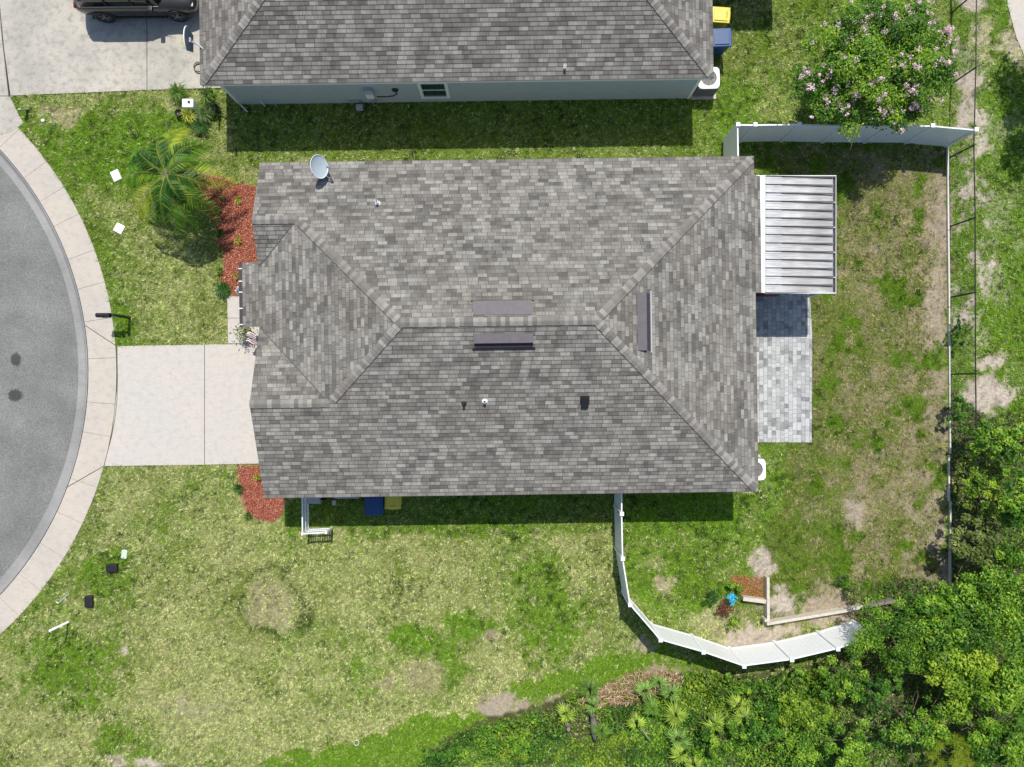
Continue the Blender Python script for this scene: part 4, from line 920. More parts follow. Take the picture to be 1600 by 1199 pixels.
# ------------------------------------------------------------------ dark suv
def suv():
    t = empty('parked_car', (-14.42, 15.17, .026), 'dark grey parked car cut by the top edge on the neighbour drive', 'car', rz=.012)
    paint = NT('car_paint'); paint.col(paint.ramp(paint.noise(paint.obj(), 1.5, 2), [(.3, (.045, .045, .04)), (.7, (.06, .058, .052))])); paint.rough(.22); paint.b.inputs['Metallic'].default_value = .55
    paint.b.inputs['Coat Weight'].default_value = .6; paint = paint.m
    # x, zbot, zbelt, ztop(bonnet/deck), half width at sill, at mid, at belt, half width top
    st = [(-2.36, .55, .80, .88, .62, .70, .66, .50), (-2.28, .36, .95, 1.02, .80, .86, .80, .66), (-2.0, .30, 1.02, 1.08, .90, .94, .88, .74), (-1.3, .28, 1.02, 1.10, .93, .96, .90, .76), (0, .28, 1.0, 1.08, .93, .95, .90, .76),
          (.75, .28, .98, 1.08, .93, .95, .89, .76), (1.1, .28, .97, 1.06, .93, .955, .88, .72), (1.7, .30, .92, .98, .92, .945, .85, .62), (2.1, .34, .84, .88, .86, .90, .78, .55), (2.32, .42, .72, .76, .70, .76, .66, .45)]
    bm = bmesh.new(); rings = []
    for (x, zb, zl, zt, w0, w1, w2, w3) in st:
        half = [(0, zb), (w0*.85, zb), (w0, zb+.08), (w1, (zb+zl)/2), (w1*.985, zl-.10), (w2, zl), (w3, zt), (0, zt+.03)]
        ring = [(-y, z) for y, z in half]+[(y, z) for y, z in half[-2:0:-1]]
        rings.append([bm.verts.new((x, y, z)) for y, z in ring])
    n = len(rings[0])
    for i in range(len(rings)-1):
        for k in range(n): bm.faces.new((rings[i][k], rings[i][(k+1) % n], rings[i+1][(k+1) % n], rings[i+1][k]))
    bm.faces.new(rings[0]); bm.faces.new(rings[-1][::-1]); bmesh.ops.recalc_face_normals(bm, faces=bm.faces)
    b = obj('body', bm, paint, t, True); sb = b.modifiers.new('s', 'SUBSURF'); sb.levels = sb.render_levels = 2
    def cab(name, st, mat, lv=2):
        bm = bmesh.new(); rings = []
        for (x0, x1, w, z) in st:
            pts = [(x0, -w*.8), (x0+.12, -w), ((x0+x1)/2, -w*1.01), (x1-.2, -w), (x1, -w*.8), (x1+.04, 0), (x1, w*.8), (x1-.2, w), ((x0+x1)/2, w*1.01), (x0+.12, w), (x0, w*.8), (x0-.03, 0)]
            rings.append([bm.verts.new((x, y, z)) for x, y in pts])
        m = 12
        for i in range(len(rings)-1):
            for k in range(m): bm.faces.new((rings[i][k], rings[i][(k+1) % m], rings[i+1][(k+1) % m], rings[i+1][k]))
        bm.faces.new(rings[-1]); bm.faces.new(rings[0][::-1]); bmesh.ops.recalc_face_normals(bm, faces=bm.faces); o = obj(name, bm, mat, t, True); return o
    cab('glasshouse', [(-2.22, 1.15, .86, 1.0), (-2.08, .62, .72, 1.54)], M_DARKGLASS)
    cab('roof_panel', [(-2.18, .60, .735, 1.53), (-2.12, .55, .72, 1.62), (-1.9, .35, .60, 1.66)], paint)
    for s in (-1, 1):
        bm = bmesh.new(); tube(bm, [(-1.75, s*.665, 1.65), (-1.6, s*.675, 1.71), (.1, s*.675, 1.71), (.3, s*.665, 1.65)], .016, 8); obj('roof_rail', bm, M_ALU, t)
        bm = bmesh.new(); tube(bm, [(-1.98, s*.885, 1.045), (1.0, s*.885, 1.03)], .014, 6); tube(bm, [(-1.98, s*.885, 1.045), (-1.88, s*.76, 1.44)], .014, 6); obj('window_trim', bm, M_ALU, t)
        for x, xt in ((-.95, -.95), (.05, -.0)):
            bm = bmesh.new(); tube(bm, [(x, s*.875, 1.0), (xt, s*.745, 1.53)], .03, 6); obj('door_pillar', bm, M_BLACK, t)
        bm = bmesh.new(); bx(bm, .62, min(s*.90, s*1.10), 1.0, .80, max(s*.90, s*1.10), 1.15, bev=.04); obj('wing_mirror', bm, M_BLACK, t)
        bm = bmesh.new(); bx(bm, -2.27, min(s*.66, s*.845), .88, -2.14, max(s*.66, s*.845), .98, bev=.03); obj('tail_light', bm, plain('red_lens', (.22, .015, .012), .2), t)
        bm = bmesh.new(); bx(bm, 1.98, min(s*.5, s*.76), .70, 2.20, max(s*.5, s*.76), .80, bev=.03); obj('headlight', bm, M_ALU, t)
        for x in (-1.42, 1.42):
            bm = bmesh.new(); lathe(bm, [(.23, -.02), (.26, .0), (.345, .0), (.36, -.03), (.36, -.2), (.30, -.23)], 32, Matrix.Translation((x, s*.965, .36)) @ Matrix.Rotation(-s*R(90), 4, 'X')); w = obj('wheel', bm, M_BLACK, t)
            bm = bmesh.new(); MM = Matrix.Translation((x, s*.965, .36)) @ Matrix.Rotation(-s*R(90), 4, 'X')
            for k in range(5):
                a = k*1.2566; bx(bm, .03, -.03, -.05, .24, .03, -.02, M=MM @ Matrix.Rotation(a, 4, 'Z'))
            lathe(bm, [(.001, -.015), (.05, -.02), (.06, -.06)], 14, MM); lathe(bm, [(.235, -.02), (.235, -.15)], 28, MM); obj('rim', bm, M_STEEL, w)
            # wheel arch
            bm = bmesh.new(); pts = [(x+.43*math.cos(math.pi*k/12), s*.945, .34+.43*math.sin(math.pi*k/12)) for k in range(13)]; tube(bm, pts, .04, 6); obj('wheel_arch', bm, M_BLACK, t)
    box('sill', (-1.0, -.93, .26), (1.0, .93, .36), M_BLACK, t, .02)
suv()

# ------------------------------------------------------------------ foliage tools
rng = np.random.default_rng(5)
def leaf_mesh(name, pos, nrm, size, asp, col, mat, parent=None, seed=0):
    g = np.random.default_rng(seed); n = len(pos)
    nrm = nrm/np.linalg.norm(nrm, axis=1, keepdims=True)
    r = g.normal(size=(n, 3)); d = np.cross(nrm, r); d /= np.linalg.norm(d, axis=1, keepdims=True)+1e-9; s = np.cross(nrm, d)
    L = (size*g.uniform(.65, 1.3, n))[:, None]; Wd = L*asp
    fold = nrm*L*.10
    V = np.stack([pos-d*L/2, pos-s*Wd/2+fold, pos+d*L/2, pos+s*Wd/2+fold], 1).reshape(-1, 3)
    return np_mesh(name, V, None, 4, np.repeat(col, 4, 0), mat, parent)
PAL = {
 'dark': [(.03, .08, .012), (.07, .17, .02), (.13, .27, .03)],
 'mid': [(.022, .085, .008), (.10, .26, .016), (.31, .50, .045)],
 'lime': [(.055, .13, .010), (.20, .35, .02), (.48, .60, .06)],
 'olive': [(.06, .10, .02), (.17, .23, .05), (.36, .40, .14)],
 'red': [(.10, .035, .025), (.22, .08, .045), (.30, .17, .07)],
 'deep': [(.02, .08, .01), (.065, .19, .015), (.16, .34, .03)],
}
def pick(pal, u):
    a, b, c = [np.array(x) for x in PAL[pal]]; u = u[:, None]
    return np.where(u < .5, a+(b-a)*u*2, b+(c-b)*(u*2-1))
def crown_pts(g, rx, ry, rz, zc, nclump, nleaf, cl=(.22, .42), upbias=.2):
    # clumps of leaves spread through an ellipsoid, uneven
    u = g.normal(size=(nclump, 3)); u /= np.linalg.norm(u, axis=1, keepdims=True); u[:, 2] = np.abs(u[:, 2])*1.0-upbias
    rad = g.uniform(.35, .92, nclump)[:, None]; c = u*rad*np.array([rx, ry, rz]); cr = g.uniform(cl[0], cl[1], nclump)*min(rx, ry); cr = cr*(1.15-.45*rad[:, 0])
    w = cr**2; w /= w.sum(); k = g.choice(nclump, nleaf, p=w)
    v = g.normal(size=(nleaf, 3)); v /= np.linalg.norm(v, axis=1, keepdims=True); v[:, 2] = np.where((v[:, 2] < -.2) & (g.random(nleaf) < .7), -v[:, 2], v[:, 2])
    rr = g.random(nleaf)**.45; p = c[k]+v*(cr[k]*rr)[:, None]*np.array([1, 1, .8])
    # stray twigs
    st = g.random(nleaf) < .06; p[st] += v[st]*cr[k][st][:, None]*.45
    p[:, 2] += zc; shade = g.uniform(-.40, .32, nclump)[k]
    return p, v, shade, c
def twigs(bm, g, rx, ry, zc, n):
    for k in range(n):
        a = g.uniform(0, 6.28); r = g.uniform(.3, .8); p0 = Vector((math.cos(a)*r*rx*.5, math.sin(a)*r*ry*.5, zc*.8)); d = Vector((math.cos(a+g.uniform(-.6, .6)), math.sin(a+g.uniform(-.6, .6)), g.uniform(.1, .5)))
        p1 = p0+d*g.uniform(.3, .6)*rx; p2 = p1+(d+Vector(g.normal(size=3))*.35)*.35*rx; tube(bm, [p0, p1, p2], [.018, .012, .005], 5, cap=False)
def tree(px, py, zc, rx, ry, rz, label, pal='mid', name='tree', cat='tree', leaf=.13, asp=.5, nclump=26, dens=520, group=None, trunks=1, seed=0, flowers=0, cl=(.22, .42), mixpal=None):
    g = np.random.default_rng(seed+1000); x, y = P(px, py, zc)
    t = empty(name, (x, y, 0), label, cat, group)
    nleaf = int(dens*math.pi*rx*ry); p, v, shade, cc = crown_pts(g, rx, ry, rz, zc, nclump, nleaf, cl)
    p[:, 2] = np.maximum(p[:, 2], .06)
    nrm = v*.75+np.array([0, 0, 1.0])+g.normal(size=v.shape)*.55
    u = np.clip(g.normal(.5, .20, nleaf)+shade, 0, 1); col = pick(pal, u)
    if mixpal: mk = g.random(nleaf) < .3; col[mk] = pick(mixpal, u[mk])
    leaf_mesh('crown', p, nrm, leaf, asp, col, M_LEAF, t, seed)
    if zc > .8:
        bm = bmesh.new(); base = Vector((0, 0, 0))
        for k in range(trunks):
            a = k*6.283/trunks+seed; off = Vector((math.cos(a), math.sin(a), 0))*(.12 if trunks > 1 else 0); r0 = .05*rx/trunks**.5+.03
            f = Vector((math.cos(a), math.sin(a), 0))*rx*(.25 if trunks > 1 else .03); fork = off+f+Vector((0, 0, zc*.55))
            tube(bm, [off-Vector((0, 0, .1)), off+f*.4+Vector((0, 0, zc*.3)), fork], [r0, r0*.8, r0*.65], 8)
            for j in range(max(3, 9//trunks)):
                c = cc[(k*5+j*3) % len(cc)]; e_ = Vector((float(c[0]), float(c[1]), float(c[2])+zc)); mid_ = fork.lerp(e_, .5)+Vector((random.uniform(-.1, .1), random.uniform(-.1, .1), .12)); tube(bm, [fork, mid_, e_], [r0*.55, r0*.35, r0*.12], 6, cap=False)
        twigs(bm, g, rx, ry, zc, 6)
        obj('trunk', bm, M_BARK, t)
    else:
        bm = bmesh.new()
        for k in range(7):
            c = cc[k*3 % len(cc)]; tube(bm, [(0, 0, -.03), (c[0]*.5, c[1]*.5, zc*.7), (c[0], c[1], c[2]+zc)], [.02, .014, .006], 5, cap=False)
        obj('stem', bm, M_BARK, t)
    if flowers:
        nf = flowers; V = []; Cc = []
        for k in range(nf):
            for _ in range(60):
                i = g.integers(len(p)); q = p[i].copy()
                if q[2] > zc+.1 and g.random() < .15+.85*np.hypot(q[0]/rx, q[1]/ry)**1.5: break
            m = g.integers(20, 48); a = g.normal(size=(m, 3))*np.array([.045, .045, .04])*g.uniform(.6, 1.3); V.append(q+v[i]*.12+np.array([0, 0, .10])+a)
            base = np.array([.85, .55, .72])*g.uniform(.85, 1.2); w = g.random((m, 1)); Cc.append(np.clip(base*(1-w*.55)+np.array([.95, .84, .90])*w*.55, 0, .95))
        V = np.concatenate(V); Cc = np.concatenate(Cc); leaf_mesh('blossom', V, g.normal(size=V.shape)+np.array([0, 0, .8]), .055, .8, Cc, M_PETAL, t, seed+7)
    return t

# crape myrtle
tree(1368, 100, 2.7, 3.2, 2.8, 1.6, 'flowering tree with pink blossom clusters over the white fence, top right', 'mid', 'flowering_tree', 'tree', .105, .45, 150, 2300, trunks=5, seed=3, flowers=250, cl=(.12, .23), mixpal='lime')
# trees outside the upper right corner whose shade is in the picture
tree(1775, -70, 4.5, 1.7, 2.3, 1.3, 'broad tree outside the right edge whose shade falls on the far grass', 'mid', 'tree', 'tree', .16, .55, 30, 260, seed=14)
tree(1745, 55, 4.0, 1.15, 1.6, 1.1, 'smaller tree outside the right edge beside the concrete path', 'mid', 'tree', 'tree', .16, .55, 30, 260, seed=15)

WOODS = [  # px, py, zc, rx, ry, rz, palette, label
 (1401, 990, 2.0, 2.55, 1.75, 1.2, 'mid', 'large dense green tree covering the end of the white curving fence'),
 (1478, 965, 2.2, 1.9, 1.7, 1.3, 'mid', 'tall green tree at the foot of the long white edging board'),
 (1560, 950, 2.3, 1.9, 1.9, 1.4, 'mid', 'broad green tree on the right edge, level with the end of the fence'),
 (1365, 1075, 1.2, 1.2, .9, .9, 'deep', 'dark shrub in the gap under the large dense tree'),
 (1500, 1055, 2.0, 2.1, 1.7, 1.3, 'lime', 'yellow green tree right of the dark gap in the lower right woods'),
 (1585, 1065, 2.2, 1.5, 1.8, 1.3, 'mid', 'tree with bright leaf tips on the right edge below the broad one'),
 (1430, 1135, 1.5, 1.7, 1.2, 1.0, 'mid', 'rounded green tree left of the pale pine near the bottom edge'),
 (1560, 1165, 1.9, 1.6, 1.3, 1.1, 'mid', 'green tree in the bottom right corner of the picture'),
 (1330, 1165, 1.2, 1.3, 1.0, .8, 'mid', 'low green tree touching the bottom edge beside fallen twigs'),
 (1315, 1062, 1.2, 1.1, 1.0, .9, 'mid', 'bushy green shrub just below the end of the white fence'),
 (1255, 1105, .9, 1.2, 1.1, .8, 'lime', 'loose yellow green shrub below the lowest bend of the fence'),
 (1245, 1170, .8, 1.1, .9, .7, 'mid', 'leafy green shrub on the bottom edge under the fence bend'),
 (1240, 1050, .6, .9, .35, .45, 'mid', 'thin green hedge hugging the lowest panels of the white fence'),
 (1160, 1070, .6, 1.1, .5, .5, 'mid', 'low green shrub touching the lowest fence post'),
 (1548, 690, 1.6, .95, .9, 1.0, 'mid', 'green shrub beside the patch of pale sand on the right'),
 (1590, 700, 1.9, .9, 1.3, 1.2, 'mid', 'tree on the right edge nearest the patch of pale sand'),
 (1535, 765, 1.5, 1.0, .95, 1.0, 'lime', 'pale yellow green tree right of the white edging board'),
 (1585, 790, 2.1, 1.2, 1.2, 1.2, 'mid', 'bright leaved tree on the right edge, halfway down the woods'),
 (1525, 850, 1.6, 1.1, 1.1, 1.0, 'olive', 'olive coloured tree right of the lower end of the edging board'),
 (1590, 875, 2.0, 1.2, 1.1, 1.2, 'mid', 'dense tree on the right edge just above the broad one'),
 (1497, 640, .8, .45, .7, .7, 'deep', 'dark green vine bush climbing the chain link fence beside the sand'),
 (1498, 520, .5, .30, .8, .45, 'deep', 'thin dark weeds along the chain link fence in the middle of the right strip'),
 (1130, 1150, .7, 1.0, .9, .6, 'mid', 'green shrub among fan palms left of the fence bend'),
 (1190, 1130, .7, 1.0, .9, .6, 'deep', 'darker green shrub right of the yellow fan palm'),
 (690, 1180, .45, .9, .55, .4, 'deep', 'dark low shrub at the left end of the undergrowth'),
 (800, 1165, .5, 1.2, .7, .45, 'mid', 'round low shrub below the bare patch of tan dirt'),
]
for i, (px, py, zc, rx, ry, rz, pal, lab) in enumerate(WOODS):
    big = zc > 1.0
    tree(px, py, zc, rx, ry, rz, lab, pal, 'tree' if ('tree' in lab and big) else 'shrub', 'tree' if ('tree' in lab.split(' ') and big) else 'shrub', .118*(.8+.5*((i*37) % 10)/10) if big else .10, .42+.02*(i % 7), int(15+9*rx*ry), 720 if big else 700, seed=30+i, cl=(.14, .29), mixpal=('lime' if pal == 'mid' else None))
# shrubs in the back yard bed
for i, (px, py, zc, rx, pal, lab) in enumerate([(1113, 933, .35, .42, 'deep', 'dark green bush at the left of the small bed by the retaining wall'), (1150, 921, .35, .36, 'mid', 'leafy green bush between the blue flowers and the orange mulch'), (1134, 951, .35, .42, 'red', 'reddish brown bush directly below the blue flowers'), (1147, 975, .32, .36, 'lime', 'yellow green bush lowest in the small bed'), (1315, 905, .3, .32, 'deep', 'dry dark bush on bare ground left of the large dense tree') , (1332, 925, .3, .5, 'olive', 'low olive weeds growing beside the dark retaining wall')]):
    tree(px, py, zc, rx, rx*.95, .3, lab, pal, 'shrub', 'shrub', .07, .5, 14, 1100, seed=70+i)
# blue flowers: pinwheel of petals
t = empty('blue_flowers', P3(1136, 929), 'cluster of bright blue flowers in the small bed by the retaining wall', 'flowers')
g = np.random.default_rng(9); pts = np.concatenate([np.array([c[0], c[1], .62])+g.normal(size=(26, 3))*np.array([.05, .05, .03]) for c in ((0, 0), (.09, .05), (-.08, .07), (.03, -.10), (-.02, .14))])
leaf_mesh('blossom', pts, g.normal(size=pts.shape)*.5+np.array([0, 0, 1]), .075, .8, np.clip(np.array([.06, .45, .72])*g.uniform(.7, 1.4, (len(pts), 1)), 0, 1), M_PETAL, t, 3)
bm = bmesh.new()
for c in ((0, 0), (.09, .05), (-.08, .07)): tube(bm, [(0, 0, 0), (c[0], c[1], .6)], .006, 5)
obj('stem', bm, plain('green_stem', (.06, .14, .03), .6), t)

# undergrowth: one carpet of leaves that nobody could count
def undergrowth():
    g = np.random.default_rng(77); n = 330000
    X = g.uniform(-6, 23, n); Y = g.uniform(-17.5, 0, n); px = 800+X*K0; py = 599.5-Y*K0
    wx = (fbm(X*.9, Y*.9, 5)-.5)*70; wy = (fbm(X*.9, Y*.9, 91)-.5)*70
    k = inpoly(px+wx*.35, py+wy*.35, WILD)
    den = fbm(X*.8, Y*.8, 201); k &= (g.random(n) < sstep(.22, .42, den)+.3)
    # brown openings
    for cx, cy, rx, ry in ((965, 1085, 62, 16), (1035, 1060, 36, 16), (862, 1100, 30, 14), (905, 1130, 26, 22), (1385, 1065, 40, 24), (1562, 560, 60, 60)): k &= ~((np.hypot((px-cx)/rx, (py-cy)/ry) < 1) & (g.random(n) < .85))
    k &= ~((px > 1300) & (g.random(n) < .65)); k &= ~(g.random(n) < .25); X, Y, den = X[k], Y[k], den[k]; m = len(X); hgt = .12+.75*sstep(.35, .7, fbm(X*.6+4, Y*.6, 205)); Z = hgt*g.random(m)**.5
    u = np.clip(g.normal(.42, .24, m)+(fbm(X*1.1, Y*1.1, 207)-.5)*1.5, 0, 1)
    col = pick('mid', u); l = fbm(X*.5, Y*.5, 209) > .55; col[l] = pick('lime', u[l]*.9)
    o = leaf_mesh('undergrowth', np.stack([X, Y, Z], 1), g.normal(size=(m, 3))*.5+np.array([0, 0, 1.0]), .115, .5, col, M_LEAF, None, 12)
    o['kind'] = 'stuff'; tag(o, 'tangled low green undergrowth filling the bottom right of the picture', 'undergrowth')
undergrowth()

# saw palmettos: fan leaves
def fan_mesh(g, L, tilt, col):
    """one fan leaf, stalk from origin"""
    V = []; C_ = []; n = 13
    tip = np.array([math.cos(tilt)*.35, 0, math.sin(tilt)])*L*.6
    V += [(0, -.01, 0), (0, .01, 0), (tip[0], .008, tip[2]), (tip[0], -.008, tip[2])]; C_ += [np.array(col)*.8]*4
    for k in range(n):
        a = (k/(n-1)-.5)*g.uniform(2.6, 3.0); l = L*(1.0-.45*abs(k/(n-1)-.5)*2)*g.uniform(.8, 1.1)
        d = np.array([math.cos(a), math.sin(a), 0]); s = np.array([-math.sin(a), math.cos(a), 0])*.026
        e1 = tip+d*l*.45+np.array([0, 0, g.uniform(.0, .14)*L]); e2 = tip+d*l+np.array([0, 0, g.uniform(-.35, .1)*L])
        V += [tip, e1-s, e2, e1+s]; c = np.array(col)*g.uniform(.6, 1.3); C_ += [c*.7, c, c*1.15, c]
    return np.array(V), np.array(C_)
def fan_palm(px, py, label, L=.55, nf=6, col=(.22, .33, .05), seed=0, zc=.45):
    g = np.random.default_rng(seed+400); x, y = P(px, py, .5); t = empty('fan_palm', (x, y, 0), label, 'fan palm', 'small fan palms in the undergrowth')
    nf = max(3, nf-2)
    for k in range(nf):
        az = k*6.283/nf+g.uniform(-.7, .7)+seed; V, Cc = fan_mesh(g, L*g.uniform(.8, 1.15), g.uniform(.5, 1.1), np.array(col)*g.uniform(.8, 1.25))
        c, s = math.cos(az), math.sin(az); V2 = V.copy(); V2[:, 0] = V[:, 0]*c-V[:, 1]*s; V2[:, 1] = V[:, 0]*s+V[:, 1]*c; V2[:, 2] += .55
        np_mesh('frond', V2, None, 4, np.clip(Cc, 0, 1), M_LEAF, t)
    bm = bmesh.new(); tube(bm, [(0, 0, -.05), (0, 0, .56)], [.06, .04], 8); obj('trunk', bm, M_BARK, t)
YL = (.32, .45, .06); GR = (.14, .27, .035); PG = (.20, .34, .07)
for i, (px, py, c, L, nf, lab) in enumerate([
  (883, 1110, YL, .5, 5, 'yellow fan palm at the left end, above the dark upright stump'), (920, 1073, GR, .45, 6, 'green fan palm left of the brown thatch, above the log'),
  (925, 1098, PG, .42, 5, 'grey green fan palm between the log and the brown thatch'), (1006, 1076, PG, .45, 5, 'pale fan palm at the left of the cluster under the brown thatch'), (1027, 1062, PG, .42, 4, 'uppermost fan palm, at the edge of the brown thatch'),
  (1046, 1080, PG, .5, 6, 'pale fan palm at the right of the cluster under the brown thatch'), (1018, 1102, GR, .5, 6, 'green fan palm in the middle of the cluster'), (1053, 1112, YL, .6, 7, 'large yellow green fan palm at the lower right of the cluster'),
  (993, 1124, YL, .5, 5, 'yellow fan palm at the lower left of the cluster, right of the log'), (1058, 1150, PG, .6, 6, 'long leaved fan palm below the cluster'), (1062, 1173, YL, .5, 5, 'bright yellow fan palm almost at the bottom edge'), (1082, 1190, YL, .4, 4, 'small yellow fan palm cut by the bottom edge'),
  (1112, 1127, YL, .55, 5, 'yellow fan palm midway between the cluster and the fence bend'), (1150, 1098, YL, .6, 4, 'tall yellow fan palm nearest the fence bend'), (1160, 1118, YL, .6, 4, 'drooping yellow fan palm just below the tall one'), (938, 1137, GR, .45, 4, 'small green fan palm touching the right side of the log')]):
    fan_palm(px, py, lab, L, nf, c, i)
# log, stump, branch
bm = bmesh.new(); tube(bm, [(-.05, .5, .45), (-.01, .2, .44), (.02, -.15, .42), (.06, -.48, .36)], [.11, .125, .12, .10], 12); o = obj('log', bm, M_WOOD); o.location = P3(928, 1137, .4, 0); tag(o, 'thick grey log lying upright in the picture among the fan palms', 'log')
bm = bmesh.new(); tube(bm, [(0, 0, -.05), (.03, .02, .4), (-.02, .1, .62)], [.09, .08, .07], 10); o = obj('stump', bm, M_WOOD); o.location = P3(887, 1132); tag(o, 'short dark stump below the yellow fan palm at the left', 'stump')
bm = bmesh.new(); tube(bm, [(-.25, .35, .55), (0, 0, .5), (.22, -.35, .4)], [.012, .02, .025], 7); tube(bm, [(0, 0, .5), (.2, .02, .55)], [.015, .006], 6); o = obj('branch', bm, plain('pale_dead_wood', (.42, .38, .32), .8)); o.location = P3(1008, 1146, .5, 0); tag(o, 'bare pale branch below the fan palm cluster', 'branch')
bm = bmesh.new(); tube(bm, [(-.3, -.35, .6), (-.05, 0, .75), (.25, .15, .7)], [.012, .016, .008], 7); tube(bm, [(-.05, 0, .75), (.1, -.25, .7)], [.012, .005], 6); o = obj('branch', bm, MATS['pale_dead_wood']); o.location = P3(512+812, 1165, .8, 0); tag(o, 'curved bare twig near the bottom edge beside the low green tree', 'branch')

# small pine, pale yellow green needles
def pine():
    g = np.random.default_rng(61); zc = 1.7; x, y = P(1482, 1178, zc); t = empty('pine_tree', (x, y, 0), 'pale yellow green pine with long needles at the bottom edge', 'pine tree')
    V = []; Cc = []
    for k in range(26):
        a = g.uniform(0, 6.283); r = .75*g.random()**.5; c = np.array([r*math.cos(a), r*math.sin(a), zc+.5*(1-r)+g.uniform(-.2, .1)])
        for j in range(150):
            d = g.normal(size=3); d /= np.linalg.norm(d); d[2] = abs(d[2])*.8+.1; d = d+np.array([c[0], c[1], 0])*.6; d /= np.linalg.norm(d); s = np.cross(d, g.normal(size=3)); s /= np.linalg.norm(s); l = g.uniform(.2, .34); b = c+g.normal(size=3)*.04
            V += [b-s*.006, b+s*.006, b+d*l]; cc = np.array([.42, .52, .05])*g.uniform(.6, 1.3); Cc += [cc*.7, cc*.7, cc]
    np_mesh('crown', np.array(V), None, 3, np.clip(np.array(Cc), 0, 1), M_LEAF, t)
    bm = bmesh.new(); tube(bm, [(0, 0, -.1), (0, 0, zc)], [.07, .03], 8); obj('trunk', bm, M_BARK, t)
pine()

# feather palm beside the mulch
def feather_palm():
    g = np.random.default_rng(21); bx0, by0 = P(309, 302); ht = 2.6
    t = empty('palm_tree', (bx0, by0, 0), 'feathery green palm tree between the lawn and the red mulch', 'palm tree')
    bm = bmesh.new(); tube(bm, [(0, 0, -.1), (-.02, .0, .6), (-.04, .01, 1.3), (0, 0, ht)], [.13, .11, .10, .09], 12); obj('trunk', bm, M_BARK, t)
    fr = [(180, 1.6, .25, 'g'), (160, 1.9, .35, 'g'), (142, 1.6, .7, 'd'), (120, 1.75, .4, 'g'), (100, 1.5, .75, 'd'), (82, 1.9, .35, 'y'), (62, 1.6, .5, 'g'), (40, 1.7, .5, 'g'), (18, 1.7, .25, 'g'), (-6, 1.9, .2, 'y'), (-28, 1.7, .4, 'g'), (-45, 1.9, .15, 'd'), (-70, 1.8, .3, 'g'), (-95, 2.0, .2, 'g'), (-118, 1.7, .35, 'g'), (-142, 1.9, .3, 'y'), (-163, 1.7, .6, 'g'), (-60, 1.1, 1.0, 'd'), (130, 1.2, 1.0, 'd'), (20, 1.1, 1.0, 'g'), (-15, 1.5, .6, 'd'), (50, 1.5, .7, 'd'), (-105, 1.6, .55, 'd'), (-80, 1.9, .1, 'g'), (-50, 1.6, .5, 'g')]
    PC = {'g': (.11, .25, .015), 'd': (.03, .11, .012), 'y': (.34, .42, .03)}
    for (az, L, el, c) in fr:
        L *= 1.12; az = R(az+g.uniform(-6, 6)); d = np.array([math.cos(az), math.sin(az), 0]); s = np.array([-math.sin(az), math.cos(az), 0]); base = np.array([0, 0, ht-.05])
        def cur(u): return base+d*L*(u*.96)+np.array([0, 0, 1])*(math.tan(el)*L*u*.55-(1.0+.5*el)*L*.62*u*u*u)+s*.12*L*math.sin(u*2)*g_s
        g_s = g.uniform(-1, 1)
        V = []; Cc = []; n = 40
        for k in range(n):
            u = .12+.88*k/(n-1); p = cur(u); tg = cur(min(1, u+.02))-cur(u-.02); tg /= np.linalg.norm(tg); sd = np.cross(tg, [0, 0, 1]); sd /= np.linalg.norm(sd)
            ll = L*.30*(math.sin(math.pi*min(1, u*.85+.12))**.6)*g.uniform(.85, 1.1)
            for q in (-1, 1):
                dr = sd*q*.85+tg*.55+np.array([0, 0, -.10-g.uniform(0, .25)]); dr /= np.linalg.norm(dr); w = np.cross(dr, [0, 0, 1]); w /= np.linalg.norm(w)+1e-9; w = (w+np.array([0, 0, g.uniform(-.6, .6)]))*.0165
                m = p+dr*ll*.4; e_ = p+dr*ll+np.array([0, 0, -.10*ll])
                V += [p, m-w, e_, m+w]; cc = np.array(PC[c])*g.uniform(.7, 1.3); 
                if g.random() < .10: cc = np.array(PC['y'])*g.uniform(.6, .9)
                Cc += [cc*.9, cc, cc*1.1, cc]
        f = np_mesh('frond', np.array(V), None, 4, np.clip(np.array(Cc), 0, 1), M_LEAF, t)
        if c == 'y': f['label'] = 'yellowing palm frond'
        bm = bmesh.new(); tube(bm, [cur(k/9) for k in range(10)], [.016-.0014*k for k in range(10)], 6, cap=False); obj('stalk', bm, plain('palm_stalk', (.22, .28, .06), .6), f)
feather_palm()

# small plants: tufts of strap leaves
def tuft(px, py, r, n, col, label, cat='plant', name='plant', group=None, seed=0, h=.25, w=.014, z0=0):
    g = np.random.default_rng(seed+900); V = []; Cc = []
    for k in range(n):
        a = g.uniform(0, 6.283); l = r*g.uniform(.6, 1.15); hh = h*g.uniform(.5, 1.2); d = np.array([math.cos(a), math.sin(a), 0]); s = np.array([-math.sin(a), math.cos(a), 0])*w
        b = g.normal(size=3)*.02; b[2] = z0; m = b+d*l*.5+np.array([0, 0, hh]); e_ = b+d*l+np.array([0, 0, hh*.6]); cc = np.array(col)*g.uniform(.6, 1.35)
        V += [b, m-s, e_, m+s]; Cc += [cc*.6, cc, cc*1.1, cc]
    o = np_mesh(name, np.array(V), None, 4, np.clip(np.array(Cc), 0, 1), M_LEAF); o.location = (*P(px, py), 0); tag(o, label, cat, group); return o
YG = (.45, .48, .07); DG = (.06, .16, .03); MG = (.14, .26, .04)
